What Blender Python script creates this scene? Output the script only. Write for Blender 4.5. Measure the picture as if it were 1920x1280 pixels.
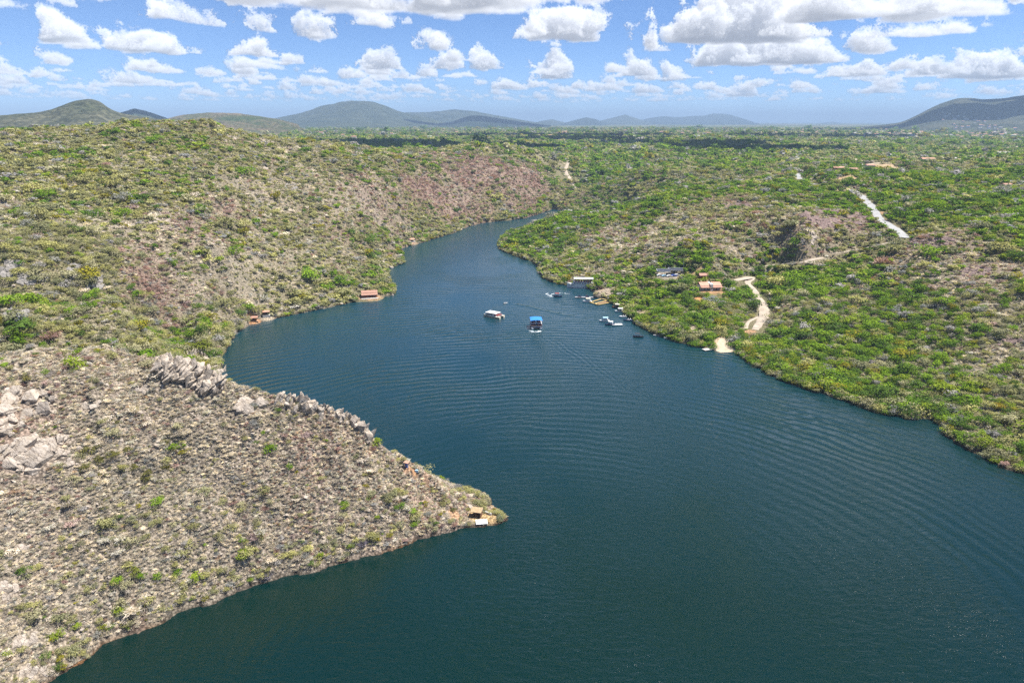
import bpy, bmesh, math, random
import numpy as np
from mathutils import Vector

# ------------------------------------------------------------------ basics
rad = math.radians
for o in list(bpy.data.objects):
    bpy.data.objects.remove(o)
scene = bpy.context.scene
COL = scene.collection
RNG = np.random.default_rng(7)
random.seed(7)

# ------------------------------------------------------------------ camera
CAM_H = 120.0
FPX = 1321.0                       # focal length in pixels of a 1920 px wide picture
HORIZON = 228.0
PITCH = math.atan((640 - HORIZON) / FPX)
cam = bpy.data.cameras.new("camera")
cam.sensor_width = 36.0
cam.sensor_fit = 'HORIZONTAL'
cam.lens = 36.0 * FPX / 1920.0
cam.clip_start = 1.0
cam.clip_end = 200000.0
camo = bpy.data.objects.new("camera", cam)
COL.objects.link(camo)
camo.location = (0, 0, CAM_H)
camo.rotation_euler = (math.pi / 2 - PITCH, 0, 0)
scene.camera = camo

# ------------------------------------------------------------------ sun, exposure
SUN_EL, SUN_AZ = rad(67), rad(82)          # azimuth from +Y towards +X
SUN_DIR = np.array([math.sin(SUN_AZ) * math.cos(SUN_EL), math.cos(SUN_AZ) * math.cos(SUN_EL), math.sin(SUN_EL)])
sun = bpy.data.lights.new("sun", 'SUN')
sun.energy = 5.0
sun.angle = rad(0.53)
sun.color = (1.0, 0.965, 0.92)
suno = bpy.data.objects.new("sun", sun)
COL.objects.link(suno)
suno.rotation_euler = Vector(SUN_DIR).to_track_quat('Z', 'Y').to_euler()
suno.location = (0, 0, 600)

vs = scene.view_settings
vs.view_transform = 'Standard'
vs.look = 'None'
vs.gamma = 1.0
vs.use_curve_mapping = False
vs.exposure = 0.95
scene.render.engine = 'CYCLES'
cy = scene.cycles
cy.use_denoising = False
cy.denoiser = 'OPENIMAGEDENOISE'
cy.max_bounces = 5
cy.diffuse_bounces = 2
cy.glossy_bounces = 2
cy.transmission_bounces = 2
cy.volume_bounces = 0
cy.transparent_max_bounces = 8
cy.use_adaptive_sampling = True
cy.adaptive_threshold = 0.01
cy.sample_clamp_indirect = 6.0
cy.sample_clamp_direct = 2.2


# ------------------------------------------------------------------ pixel <-> world helpers
CP, SP = math.cos(PITCH), math.sin(PITCH)


def ray(px, py):
    x = (px - 960.0) / FPX
    y = (640.0 - py) / FPX
    return np.array([x, CP + y * SP, -SP + y * CP])


def at_z(px, py, z=0.0):
    d = ray(px, py)
    t = (z - CAM_H) / d[2]
    return np.array([d[0] * t, d[1] * t, z])


def at_r(px, py, r):
    d = ray(px, py)
    t = r / math.hypot(d[0], d[1])
    return np.array([d[0] * t, d[1] * t, CAM_H + d[2] * t])


def project(x, y, z):
    dz = z - CAM_H
    fwd = y * CP - dz * SP
    up = y * SP + dz * CP
    fwd = np.maximum(fwd, 1e-3)
    return 960 + FPX * x / fwd, 640 - FPX * up / fwd, fwd


# ------------------------------------------------------------------ numpy noise
_tab = {}


def vnoise(x, y, seed=0):
    if seed not in _tab:
        _tab[seed] = np.random.default_rng(1000 + seed).random((256, 256)) * 2 - 1
    T = _tab[seed]
    xi = np.floor(x).astype(np.int64)
    yi = np.floor(y).astype(np.int64)
    fx = x - xi
    fy = y - yi
    fx = fx * fx * (3 - 2 * fx)
    fy = fy * fy * (3 - 2 * fy)
    x0, x1, y0, y1 = xi & 255, (xi + 1) & 255, yi & 255, (yi + 1) & 255
    return (T[x0, y0] * (1 - fx) + T[x1, y0] * fx) * (1 - fy) + (T[x0, y1] * (1 - fx) + T[x1, y1] * fx) * fy


def fbm(x, y, octaves=4, seed=0, gain=0.5):
    a, s, n = 1.0, 0.0, 0.0
    for k in range(octaves):
        s = s + a * vnoise(x, y, seed + k)
        n += a
        a *= gain
        x, y = x * 1.93 + y * 0.52, y * 1.93 - x * 0.52
    return s / n


def sstep(a, b, x):
    t = np.clip((x - a) / (b - a), 0, 1)
    return t * t * (3 - 2 * t)


# ------------------------------------------------------------------ sky: Nishita sky with a ray-marched cumulus layer in it
CLOUD_BASE = 1300.0
# clouds of the sky in view: (column, row of the base, width, height) as seen from the camera, turned into places on the cloud layer
SEEN_CLOUDS = [
    (115, 38, 190, 46), (18, 78, 60, 36), (98, 76, 90, 20), (62, 124, 80, 34), (216, 63, 40, 20), (272, 57, 42, 22), (228, 115, 120, 34),
    (350, 124, 160, 36), (392, 84, 120, 60), (452, 82, 80, 36), (557, 94, 76, 46), (500, 130, 130, 52), (652, 99, 96, 46), (590, 142, 84, 30),
    (330, 154, 100, 20), (150, 138, 46, 22), (100, 160, 46, 14), (430, 156, 84, 18), (765, 78, 104, 30), (560, 42, 240, 40), (700, 50, 300, 58),
    (860, 52, 320, 70), (960, 44, 200, 60), (868, 112, 84, 30), (1000, 92, 110, 50), (1040, 160, 110, 56), (1065, 104, 210, 66), (1090, 30, 220, 60),
    (1200, 20, 260, 50), (1205, 112, 84, 56), (1180, 152, 110, 40), (1262, 164, 60, 28), (1310, 104, 200, 76), (1420, 106, 260, 74), (1520, 78, 260, 60),
    (1450, 142, 260, 52), (1340, 140, 150, 40), (1640, 82, 210, 50), (1760, 74, 170, 34), (1800, 28, 300, 60), (1905, 66, 90, 36), (1790, 168, 210, 44),
    (1700, 160, 110, 32), (1898, 122, 70, 34), (1860, 140, 60, 22), (1370, 188, 100, 24), (1310, 178, 70, 18), (1200, 182, 90, 20), (750, 144, 120, 34),
    (820, 154, 66, 24), (940, 144, 76, 32), (890, 132, 60, 22), (690, 160, 90, 22), (570, 178, 60, 18), (970, 176, 80, 18), (1440, 16, 140, 40),
    (1590, 126, 120, 34), (1560, 160, 130, 24), (1120, 178, 60, 16), (30, 172, 60, 12), (260, 160, 60, 14), (1480, 184, 80, 16), (1620, 186, 90, 14),
    (800, 178, 60, 14), (230, 100, 50, 18), (20, 140, 40, 16), (320, 88, 34, 14), (620, 172, 50, 14), (1660, 112, 160, 30), (1020, 44, 120, 40),
]


def make_clouds():
    t_el = lambda py: math.atan((HORIZON - py) / FPX)
    cell = 90.0
    x0, y0, nx, ny = -54000.0, -54000.0, 1200, 1200
    top = np.full((nx, ny), -60.0, np.float32)
    rng = np.random.default_rng(11)
    puffs = []

    def add(cx, cy_, r, h):
        puffs.append((cx, cy_, r, h * 0.85))
        for k in range(6):
            a = rng.uniform(0, 2 * math.pi)
            q = r * rng.uniform(0.3, 0.85)
            puffs.append((cx + math.cos(a) * q, cy_ + math.sin(a) * q * 0.7, r * rng.uniform(0.25, 0.55), h * rng.uniform(0.5, 1.05)))

    for px, py, w, h in SEEN_CLOUDS:
        el = max(t_el(py), rad(0.9))
        d = (CLOUD_BASE - CAM_H) / math.tan(el)
        az = math.atan2((px - 960) / FPX, 1.0)
        add(d * math.sin(az), d * math.cos(az), w * 0.30 / FPX * d, h * 0.74 / FPX * d)
    for k in range(3200):                                  # the rest of the same sky, all round
        d = math.sqrt(rng.uniform(2.0 ** 2, 50 ** 2)) * 1000 if k < 560 else math.sqrt(rng.uniform(19 ** 2, 50 ** 2)) * 1000
        a = rng.uniform(-math.pi, math.pi)
        seen = abs(a) < rad(40) and d > 7000
        if seen and d < 19000 and k % 3:
            continue
        r = rng.uniform(110, 430) if seen else rng.uniform(250, 800)
        add(d * math.sin(a), d * math.cos(a), r, r * rng.uniform(0.35, 0.7))
    for cx, cy_, r, h in puffs:
        i0, i1 = int((cx - r - x0) / cell), int((cx + r - x0) / cell) + 2
        j0, j1 = int((cy_ - r - y0) / cell), int((cy_ + r - y0) / cell) + 2
        i0, j0, i1, j1 = max(i0, 0), max(j0, 0), min(i1, nx), min(j1, ny)
        if i1 <= i0 or j1 <= j0:
            continue
        gx = x0 + np.arange(i0, i1) * cell - cx
        gy = y0 + np.arange(j0, j1) * cell - cy_
        q = (gx[:, None] ** 2 + gy[None, :] ** 2) / (r * r)
        v = h * np.sqrt(np.clip(1 - q, 0, 1)) - 60 * (q >= 1)
        top[i0:i1, j0:j1] = np.maximum(top[i0:i1, j0:j1], v)
    # periodic 3D noise
    n3 = (192, 192, 32)
    f = [np.fft.fftfreq(n) * n for n in n3]
    k2 = f[0][:, None, None] ** 2 + f[1][None, :, None] ** 2 + (f[2][None, None, :] * 6) ** 2
    k2[0, 0, 0] = 1
    amp = k2 ** (-1.25)
    amp[k2 < 30] *= 0.15
    fld = np.fft.ifftn(np.fft.fftn(rng.standard_normal(n3)) * amp).real
    fld = (fld / fld.std()).astype(np.float32)

    def noise(x, y, z, c):
        return fld[(x / c).astype(np.int32) % 192, (y / c).astype(np.int32) % 192, (z / c).astype(np.int32) % 32]

    def dens(x, y, z):
        n1 = noise(x, y, z, 30.0)
        n2 = noise(x + 3333, y + 777, z + 160, 30.0)
        n4 = 0.65 * noise(x + 50, y + 900, z, 11.0) + 0.5 * noise(x + 150, y + 300, z + 40, 4.5)
        xi = ((x + 170 * n1 + 45 * n4 - x0) / cell + 0.5).astype(np.int32)
        yi = ((y + 170 * n2 + 45 * n4 - y0) / cell + 0.5).astype(np.int32)
        np.clip(xi, 0, nx - 1, out=xi)
        np.clip(yi, 0, ny - 1, out=yi)
        t = top[xi, yi]
        s = t * (1 + 0.36 * n1 + 0.26 * n4) - z
        return np.clip(s / 105.0, 0, 1) * np.clip((z - 18 * n2 - 10) / 35.0, 0, 1)

    S = SUN_DIR.astype(np.float32)

    def march(az, el, steps):
        A, E = np.meshgrid(az, el)                        # rows = elevation
        shp = A.shape
        A = A.ravel().astype(np.float32)
        E = E.ravel().astype(np.float32)
        te = np.tan(E)
        hx, hy = np.sin(A), np.cos(A)
        thick = 900.0
        rgb = np.zeros((A.size, 3), np.float32)
        T = np.ones(A.size, np.float32)
        jit = rng.random(A.size).astype(np.float32)
        dz = thick / steps
        ds = np.minimum(dz / np.sin(E), 320.0)
        for k in range(steps):
            z = (k + jit) * dz
            d = (CLOUD_BASE - CAM_H + z) / te
            act = np.nonzero((T > 0.02) & (d < 50000))[0]
            if act.size == 0:
                continue
            x, y, zz = hx[act] * d[act], hy[act] * d[act], z[act]
            xi = np.clip(((x - x0) / cell), 0, nx - 1).astype(np.int32)
            D = dens(x, y, zz)
            m = np.nonzero(D > 0.01)[0]
            if m.size == 0:
                continue
            a, D = act[m], D[m]
            x, y, zz = x[m], y[m], zz[m]
            tau = np.zeros(m.size, np.float32)
            prev = 0.0
            for q in (25., 70., 150., 280., 460.):
                tau += dens(x + S[0] * q, y + S[1] * q, zz + S[2] * q) * (q - prev)
                prev = q
            tau *= 0.012
            lit = 0.62 * np.exp(-0.9 * tau) + 0.30 * np.exp(-0.22 * tau)
            up = np.clip(zz / 420.0, 0, 1)
            al = 1 - np.exp(-D * 0.013 * ds[a])
            w = T[a] * al
            ambc = np.array([0.285, 0.310, 0.370], np.float32)[None, :] * (0.80 + 0.45 * up)[:, None]
            c = lit[:, None] * np.array([0.80, 0.79, 0.775], np.float32)[None, :] + ambc
            far = np.exp(-d[a] / 60000.0)
            rgb[a] += (w * far)[:, None] * c
            T[a] *= (1 - al * np.clip(far * 1.05, 0, 1))
        alpha = 1 - T
        rgb = rgb / np.maximum(alpha, 1e-3)[:, None]
        out = np.concatenate([rgb, alpha[:, None]], 1)
        return out.reshape(shp[0], shp[1], 4)

    def image(name, arr):
        h, w = arr.shape[:2]
        im = bpy.data.images.new(name, w, h, alpha=True, float_buffer=True)
        im.colorspace_settings.name = 'Non-Color'
        im.alpha_mode = 'CHANNEL_PACKED'
        im.pixels.foreach_set(np.ascontiguousarray(arr, np.float32).ravel())
        im.update()
        im.pack()
        return im

    AZ, EL = rad(52), rad(14)
    w, h = 2000, 300
    hi = march((np.arange(w) + .5) / w * 2 * AZ - AZ, np.maximum((np.arange(h) + .5) / h * EL, rad(0.5)), 72)
    w, h = 720, 180
    lo = march((np.arange(w) + .5) / w * 2 * math.pi - math.pi, np.maximum((np.arange(h) + .5) / h * math.pi / 2, rad(0.5)), 40)
    return image("cloud_layer", hi), image("cloud_layer_all_round", lo), AZ, EL


world = bpy.data.worlds.new("World")
scene.world = world
world.use_nodes = True


def build_world():
    im_hi, im_lo, AZ, EL = make_clouds()
    nt = world.node_tree
    N, L = nt.nodes, nt.links
    N.clear()
    out = N.new('ShaderNodeOutputWorld')
    sky = N.new('ShaderNodeTexSky')
    sky.sky_type = 'NISHITA'
    sky.sun_disc = False
    sky.sun_elevation = SUN_EL
    sky.sun_rotation = SUN_AZ
    sky.altitude = 300
    sky.air_density = 0.5
    sky.dust_density = 0.0
    sky.ozone_density = 8.0
    bg = N.new('ShaderNodeBackground')
    bg.inputs['Strength'].default_value = 0.092
    L.new(sky.outputs[0], bg.inputs['Color'])
    tc = N.new('ShaderNodeTexCoord')
    sep = N.new('ShaderNodeSeparateXYZ')
    L.new(tc.outputs['Generated'], sep.inputs[0])

    def M(op, a, b=None, c=None):
        n = N.new('ShaderNodeMath')
        n.operation = op
        for i, v in enumerate((a, b, c)):
            if v is None:
                continue
            if isinstance(v, (int, float)):
                n.inputs[i].default_value = v
            else:
                L.new(v, n.inputs[i])
        return n.outputs[0]

    az = M('ARCTAN2', sep.outputs[0], sep.outputs[1])
    el = M('ARCSINE', sep.outputs[2])

    def tex(im, u, v):
        c = N.new('ShaderNodeCombineXYZ')
        L.new(u, c.inputs[0])
        L.new(v, c.inputs[1])
        t = N.new('ShaderNodeTexImage')
        t.image = im
        t.extension = 'EXTEND'
        t.interpolation = 'Cubic'
        L.new(c.outputs[0], t.inputs[0])
        return t

    hi = tex(im_hi, M('MULTIPLY_ADD', az, 0.5 / AZ, 0.5), M('DIVIDE', el, EL))
    lo = tex(im_lo, M('MULTIPLY_ADD', az, 0.5 / math.pi, 0.5), M('DIVIDE', el, math.pi / 2))
    ka = M('MULTIPLY', M('SUBTRACT', AZ, M('ABSOLUTE', az)), 12.0)
    ke = M('MULTIPLY', M('SUBTRACT', EL, el), 40.0)
    k = M('MINIMUM', ka, ke)
    cl = N.new('ShaderNodeClamp')
    L.new(k, cl.inputs[0])
    mc = N.new('ShaderNodeMix')
    mc.data_type = 'RGBA'
    L.new(cl.outputs[0], mc.inputs[0])
    L.new(lo.outputs[0], mc.inputs[6])
    L.new(hi.outputs[0], mc.inputs[7])
    ma = N.new('ShaderNodeMix')
    L.new(cl.outputs[0], ma.inputs[0])
    L.new(lo.outputs[1], ma.inputs[2])
    L.new(hi.outputs[1], ma.inputs[3])
    above = M('GREATER_THAN', el, 0.0)
    bgc = N.new('ShaderNodeBackground')
    bgc.inputs['Strength'].default_value = 0.74
    L.new(mc.outputs[2], bgc.inputs['Color'])
    mix = N.new('ShaderNodeMixShader')
    L.new(M('MULTIPLY', ma.outputs[0], above), mix.inputs[0])
    L.new(bg.outputs[0], mix.inputs[1])
    L.new(bgc.outputs[0], mix.inputs[2])
    L.new(mix.outputs[0], out.inputs[0])


build_world()


# ------------------------------------------------------------------ materials
class NT:
    def __init__(self, name):
        self.m = bpy.data.materials.new(name)
        self.m.use_nodes = True
        self.N, self.L = self.m.node_tree.nodes, self.m.node_tree.links
        self.N.clear()
        self.out = self.N.new('ShaderNodeOutputMaterial')

    def new(self, t, **kw):
        n = self.N.new(t)
        for k, v in kw.items():
            setattr(n, k, v)
        return n

    def put(self, sock, v):
        if v is None:
            return
        if hasattr(v, 'is_output') or isinstance(v, bpy.types.NodeSocket):
            self.L.new(v, sock)
        else:
            if isinstance(v, tuple) and len(v) == 3 and sock.type == 'RGBA':
                v = (*v, 1)
            sock.default_value = v

    def math(self, op, a, b=None, c=None, clamp=False):
        n = self.new('ShaderNodeMath', operation=op, use_clamp=clamp)
        for i, v in enumerate((a, b, c)):
            self.put(n.inputs[i], v)
        return n.outputs[0]

    def vmath(self, op, a, b=None):
        n = self.new('ShaderNodeVectorMath', operation=op)
        self.put(n.inputs[0], a)
        self.put(n.inputs[1], b)
        return n.outputs[1] if op in ('LENGTH', 'DISTANCE', 'DOT_PRODUCT') else n.outputs[0]

    def noise(self, vec, scale, detail=3, rough=0.55, dist=0.0):
        n = self.new('ShaderNodeTexNoise')
        self.put(n.inputs['Vector'], vec)
        n.inputs['Scale'].default_value = scale
        n.inputs['Detail'].default_value = detail
        n.inputs['Roughness'].default_value = rough
        n.inputs['Distortion'].default_value = dist
        return n.outputs[0]

    def ramp(self, v, stops):
        n = self.new('ShaderNodeValToRGB')
        cr = n.color_ramp
        while len(cr.elements) < len(stops):
            cr.elements.new(0.5)
        for e, (p, c) in zip(cr.elements, stops):
            e.position = p
            e.color = (*c, 1) if len(c) == 3 else c
        self.put(n.inputs[0], v)
        return n.outputs[0]

    def maprange(self, v, a, b, c, d):
        n = self.new('ShaderNodeMapRange')
        for i, q in enumerate((v, a, b, c, d)):
            self.put(n.inputs[i], q)
        return n.outputs[0]

    def mix(self, f, a, b, blend='MIX'):
        n = self.new('ShaderNodeMix', data_type='RGBA', blend_type=blend)
        self.put(n.inputs[0], f)
        self.put(n.inputs[6], a)
        self.put(n.inputs[7], b)
        return n.outputs[2]

    def bsdf(self, color, rough=0.7, normal=None, **kw):
        n = self.new('ShaderNodeBsdfPrincipled')
        self.put(n.inputs['Base Color'], color)
        self.put(n.inputs['Roughness'], rough)
        self.put(n.inputs['Normal'], normal)
        for k, v in kw.items():
            self.put(n.inputs[k], v)
        self.L.new(n.outputs[0], self.out.inputs['Surface'])
        return n

    def bump(self, h, strength=0.3, dist=0.1, normal=None):
        n = self.new('ShaderNodeBump')
        n.inputs['Strength'].default_value = strength
        n.inputs['Distance'].default_value = dist
        self.put(n.inputs['Height'], h)
        self.put(n.inputs['Normal'], normal)
        return n.outputs[0]

    def coord(self, which='Object'):
        return self.new('ShaderNodeTexCoord').outputs[which]

    def pos(self):
        return self.new('ShaderNodeNewGeometry').outputs['Position']

    def attr(self, name, kind='GEOMETRY'):
        n = self.new('ShaderNodeAttribute', attribute_name=name, attribute_type=kind)
        return n


_mats = {}


def mat(name, color, rough=0.6, var=0.12, scale=1.5, dirt=None, metallic=0.0, bump=0.15):
    """A worn procedural paint, wood, tile or stone: colour with blotches and fine grain."""
    if name in _mats:
        return _mats[name]
    t = NT(name)
    p = t.pos()
    a = t.noise(p, scale, 4)
    b = t.noise(p, scale * 7, 3, 0.7)
    dark = tuple(c * (1 - 2 * var) for c in color)
    lite = tuple(min(1, c * (1 + var)) for c in color)
    c = t.ramp(a, [(0.3, dark), (0.7, lite)])
    if dirt is not None:
        f = t.math('MULTIPLY', t.maprange(b, 0.5, 0.75, 0, 1), 0.5)
        c = t.mix(f, c, dirt)
    t.bsdf(c, rough, t.bump(b, bump, 0.03), Metallic=metallic)
    _mats[name] = t.m
    return t.m


# ------------------------------------------------------------------ object helpers
def tag(o, label=None, cat=None, group=None, kind=None):
    if label:
        o['label'] = label
    if cat:
        o['category'] = cat
    if group:
        o['group'] = group
    if kind:
        o['kind'] = kind
    return o


def thing(name, label, cat, loc=(0, 0, 0), rz=0.0, group=None):
    o = bpy.data.objects.new(name, None)
    o.empty_display_size = 0.5
    COL.objects.link(o)
    o.location = loc
    o.rotation_euler = (0, 0, rz)
    return tag(o, label, cat, group)


def mesh_obj(name, verts, faces, material, parent=None, smooth=False, loc=None, link=True):
    me = bpy.data.meshes.new(name)
    me.from_pydata([tuple(v) for v in verts], [], faces)
    me.update()
    if smooth:
        me.shade_smooth()
    for m in (material if isinstance(material, (list, tuple)) else [material]):
        me.materials.append(m)
    o = bpy.data.objects.new(name, me)
    if link:
        COL.objects.link(o)
    if parent is not None:
        o.parent = parent
    if loc is not None:
        o.location = loc
    return o


def np_mesh(name, V, quads=None, tris=None):
    me = bpy.data.meshes.new(name)
    nq = 0 if quads is None else len(quads)
    nt = 0 if tris is None else len(tris)
    me.vertices.add(len(V))
    me.vertices.foreach_set('co', np.ascontiguousarray(V, np.float32).ravel())
    loops = []
    if nq:
        loops.append(np.asarray(quads, np.int32).ravel())
    if nt:
        loops.append(np.asarray(tris, np.int32).ravel())
    lo = np.concatenate(loops)
    me.loops.add(len(lo))
    me.loops.foreach_set('vertex_index', lo)
    me.polygons.add(nq + nt)
    st = np.concatenate([np.arange(nq, dtype=np.int32) * 4, nq * 4 + np.arange(nt, dtype=np.int32) * 3])
    me.polygons.foreach_set('loop_start', st)
    me.update(calc_edges=True)
    return me


SINGLES = {'post', 'bench', 'seat', 'pile', 'bearer', 'window', 'outboard_motor', 'side_panel', 'wall', 'plank', 'crossarm'}
JOINED = {'railing', 'fascia', 'deck', 'handlebar'}


class MB:
    """Collects boxes, bars, lofts and prisms into one mesh."""

    def __init__(self):
        self.v, self.f, self.mi, self.cur, self.pieces = [], [], [], 0, []

    def add(self, verts, faces):
        n = len(self.v)
        self.pieces.append(([tuple(q) for q in verts], [tuple(f) for f in faces]))
        self.v += [tuple(q) for q in verts]
        for f in faces:
            self.f.append(tuple(i + n for i in f))
            self.mi.append(self.cur)
        return self

    def box(self, c, s, rz=0.0, tilt=0.0, axis='x'):
        cx, cy_, cz = c
        hx, hy, hz = s[0] / 2, s[1] / 2, s[2] / 2
        vs_ = []
        for x in (-hx, hx):
            for y in (-hy, hy):
                for z in (-hz, hz):
                    p = [x, y, z]
                    if tilt:
                        ct, st = math.cos(tilt), math.sin(tilt)
                        if axis == 'x':
                            p = [x, y * ct - z * st, y * st + z * ct]
                        else:
                            p = [x * ct + z * st, y, -x * st + z * ct]
                    if rz:
                        cr, sr = math.cos(rz), math.sin(rz)
                        p = [p[0] * cr - p[1] * sr, p[0] * sr + p[1] * cr, p[2]]
                    vs_.append((p[0] + cx, p[1] + cy_, p[2] + cz))
        return self.add(vs_, [(0, 1, 3, 2), (4, 6, 7, 5), (0, 4, 5, 1), (2, 3, 7, 6), (0, 2, 6, 4), (1, 5, 7, 3)])

    def bar(self, a, b, r, n=6):
        a, b = Vector(a), Vector(b)
        d = (b - a)
        q = d.to_track_quat('Z', 'Y')
        ring = [q @ Vector((math.cos(2 * math.pi * k / n) * r, math.sin(2 * math.pi * k / n) * r, 0)) for k in range(n)]
        vs_ = [a + p for p in ring] + [b + p for p in ring]
        fs = [(k, (k + 1) % n, n + (k + 1) % n, n + k) for k in range(n)] + [tuple(reversed(range(n))), tuple(range(n, 2 * n))]
        return self.add(vs_, fs)

    def prism(self, poly, z0, z1):
        n = len(poly)
        vs_ = [(x, y, z0) for x, y in poly] + [(x, y, z1) for x, y in poly]
        fs = [(k, (k + 1) % n, n + (k + 1) % n, n + k) for k in range(n)] + [tuple(reversed(range(n))), tuple(range(n, 2 * n))]
        return self.add(vs_, fs)

    def loft(self, rings, cap=True):
        m = len(rings[0])
        vs_ = [p for r in rings for p in r]
        fs = []
        for i in range(len(rings) - 1):
            for k in range(m):
                a, b = i * m + k, i * m + (k + 1) % m
                fs.append((a, b, b + m, a + m))
        if cap:
            fs.append(tuple(reversed(range(m))))
            fs.append(tuple(range((len(rings) - 1) * m, len(rings) * m)))
        return self.add(vs_, fs)

    def build(self, name, material, parent=None, smooth=False, loc=None):
        if name in SINGLES and len(self.pieces) > 1:
            for v, f in self.pieces:
                o = mesh_obj(name, v, f, material, parent, smooth, loc)
            return o
        o = mesh_obj(name, self.v, self.f, material, parent, smooth, loc)
        if name in JOINED:
            o['kind'] = 'stuff'
        if isinstance(material, (list, tuple)) and len(material) > 1:
            o.data.polygons.foreach_set('material_index', self.mi)
        return o


# ------------------------------------------------------------------ the shape of the land
def pix(pts, z=0.0):
    return [tuple(at_z(px, py, z)[:2]) for px, py in pts]


def pr(px, r):
    """a point at column px and ground distance r"""
    a = math.atan2((px - 960.0) / FPX, 0.98)
    return (r * math.sin(a), r * math.cos(a))


FRONT = pix([(20, 1330), (90, 1280), (150, 1240), (230, 1197), (310, 1165), (400, 1125), (480, 1096), (560, 1074), (640, 1054), (700, 1040),
             (760, 1021), (820, 1004), (870, 992), (905, 988), (935, 982), (952, 972)])
BACK = [tuple(at_z(945, 962)[:2]), pr(900, 213), pr(850, 217), pr(780, 222), pr(690, 229), pr(620, 234), pr(560, 239), pr(480, 247), pr(430, 254),
        pr(380, 268), pr(345, 290), pr(345, 318), pr(375, 338)]
LEFT = pix([(412, 676), (424, 655), (440, 627), (470, 608), (500, 600), (530, 595), (560, 588), (600, 580), (650, 569), (690, 562), (738, 553), (740, 545),
            (734, 530), (722, 508), (727, 503), (758, 494), (756, 482), (742, 470), (768, 461), (800, 453), (830, 443), (855, 436), (880, 425), (905, 418), (948, 414),
            (985, 409), (1015, 400), (1035, 392)])
FAR = [pr(1080, 985), pr(1130, 1000), pr(1150, 980), pr(1120, 925), pr(1060, 880), pr(1010, 850), pr(980, 815)]
RIGHT = pix([(957, 436), (944, 445), (935, 458), (937, 468), (965, 481), (1000, 490), (1010, 505), (1014, 520), (1035, 529), (1060, 535), (1090, 538), (1112, 544), (1118, 556), (1140, 562),
             (1152, 572), (1165, 583), (1180, 596), (1200, 613), (1230, 626), (1260, 638), (1300, 649), (1335, 656), (1376, 660), (1392, 672), (1430, 697),
             (1480, 719), (1520, 731), (1560, 744), (1640, 772), (1700, 786), (1748, 788), (1765, 800), (1775, 818), (1800, 834), (1850, 862), (1890, 880),
             (1930, 892), (2000, 930), (2150, 1010), (2400, 1180)])
BEHIND = [(200, 60), (230, -60), (240, -420), (-260, -420), (-230, -60), (-175, 55)]
LAKE = np.array(FRONT + BACK + LEFT + FAR + RIGHT + BEHIND)


def inside_lake(x, y):
    ins = np.zeros(x.shape, bool)
    n = len(LAKE)
    for i in range(n):
        x1, y1 = LAKE[i]
        x2, y2 = LAKE[(i + 1) % n]
        c = ((y1 > y) != (y2 > y))
        if not c.any():
            continue
        xs = (x2 - x1) * (y - y1) / ((y2 - y1) if y2 != y1 else 1e-9) + x1
        ins ^= c & (x < xs)
    return ins


def shore_dist(x, y, segs=None):
    d = np.full(x.shape, 1e9)
    P = LAKE if segs is None else np.array(segs)
    n = len(P)
    for i in range(n if segs is None else n - 1):
        ax, ay = P[i]
        bx, by = P[(i + 1) % n]
        vx, vy = bx - ax, by - ay
        L2 = vx * vx + vy * vy + 1e-9
        t = np.clip(((x - ax) * vx + (y - ay) * vy) / L2, 0, 1)
        d = np.minimum(d, (x - ax - t * vx) ** 2 + (y - ay - t * vy) ** 2)
    return np.sqrt(d)


# control points: (column, row, distance) for points seen at that distance, (column, row, None, height) for points seen at that height
CTRL_R = [
    (-260, 668, 262), (-120, 664, 250), (0, 660, 240), (100, 662, 236), (200, 670, 230), (300, 668, 223), (360, 664, 219), (430, 686, 217), (480, 692, 215),
    (560, 737, 211), (620, 772, 209), (690, 822, 207), (760, 872, 205), (850, 930, 204), (905, 957, 203.5),
    (0, 560, 350), (0, 480, 420), (0, 400, 500), (0, 320, 610), (0, 266, 730), (0, 247, 830),
    (200, 560, 355), (200, 480, 430), (200, 400, 515), (200, 320, 620), (200, 262, 730), (200, 236, 800),
    (400, 560, 405), (400, 480, 470), (400, 400, 545), (400, 320, 640), (400, 262, 730), (400, 232, 790), (340, 229, 795), (440, 250, 800), (300, 230, 800),
    (-200, 560, 350), (-200, 400, 500), (-200, 262, 800), (-500, 400, 500), (-500, 262, 800),
    (550, 520, 500), (550, 440, 570), (550, 360, 650), (550, 300, 740), (540, 274, 800),
    (700, 480, 590), (700, 420, 655), (700, 350, 745), (700, 305, 840), (700, 287, 900),
    (850, 400, 865), (850, 345, 940), (850, 308, 1010), (850, 290, 1080), (780, 360, 830), (780, 300, 960),
    (950, 370, 960), (950, 320, 1030), (1000, 375, 1010), (1000, 330, 1080), (1000, 305, 1150), (1000, 290, 1250), (1070, 330, 1170), (1060, 302, 1330),
]
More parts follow.
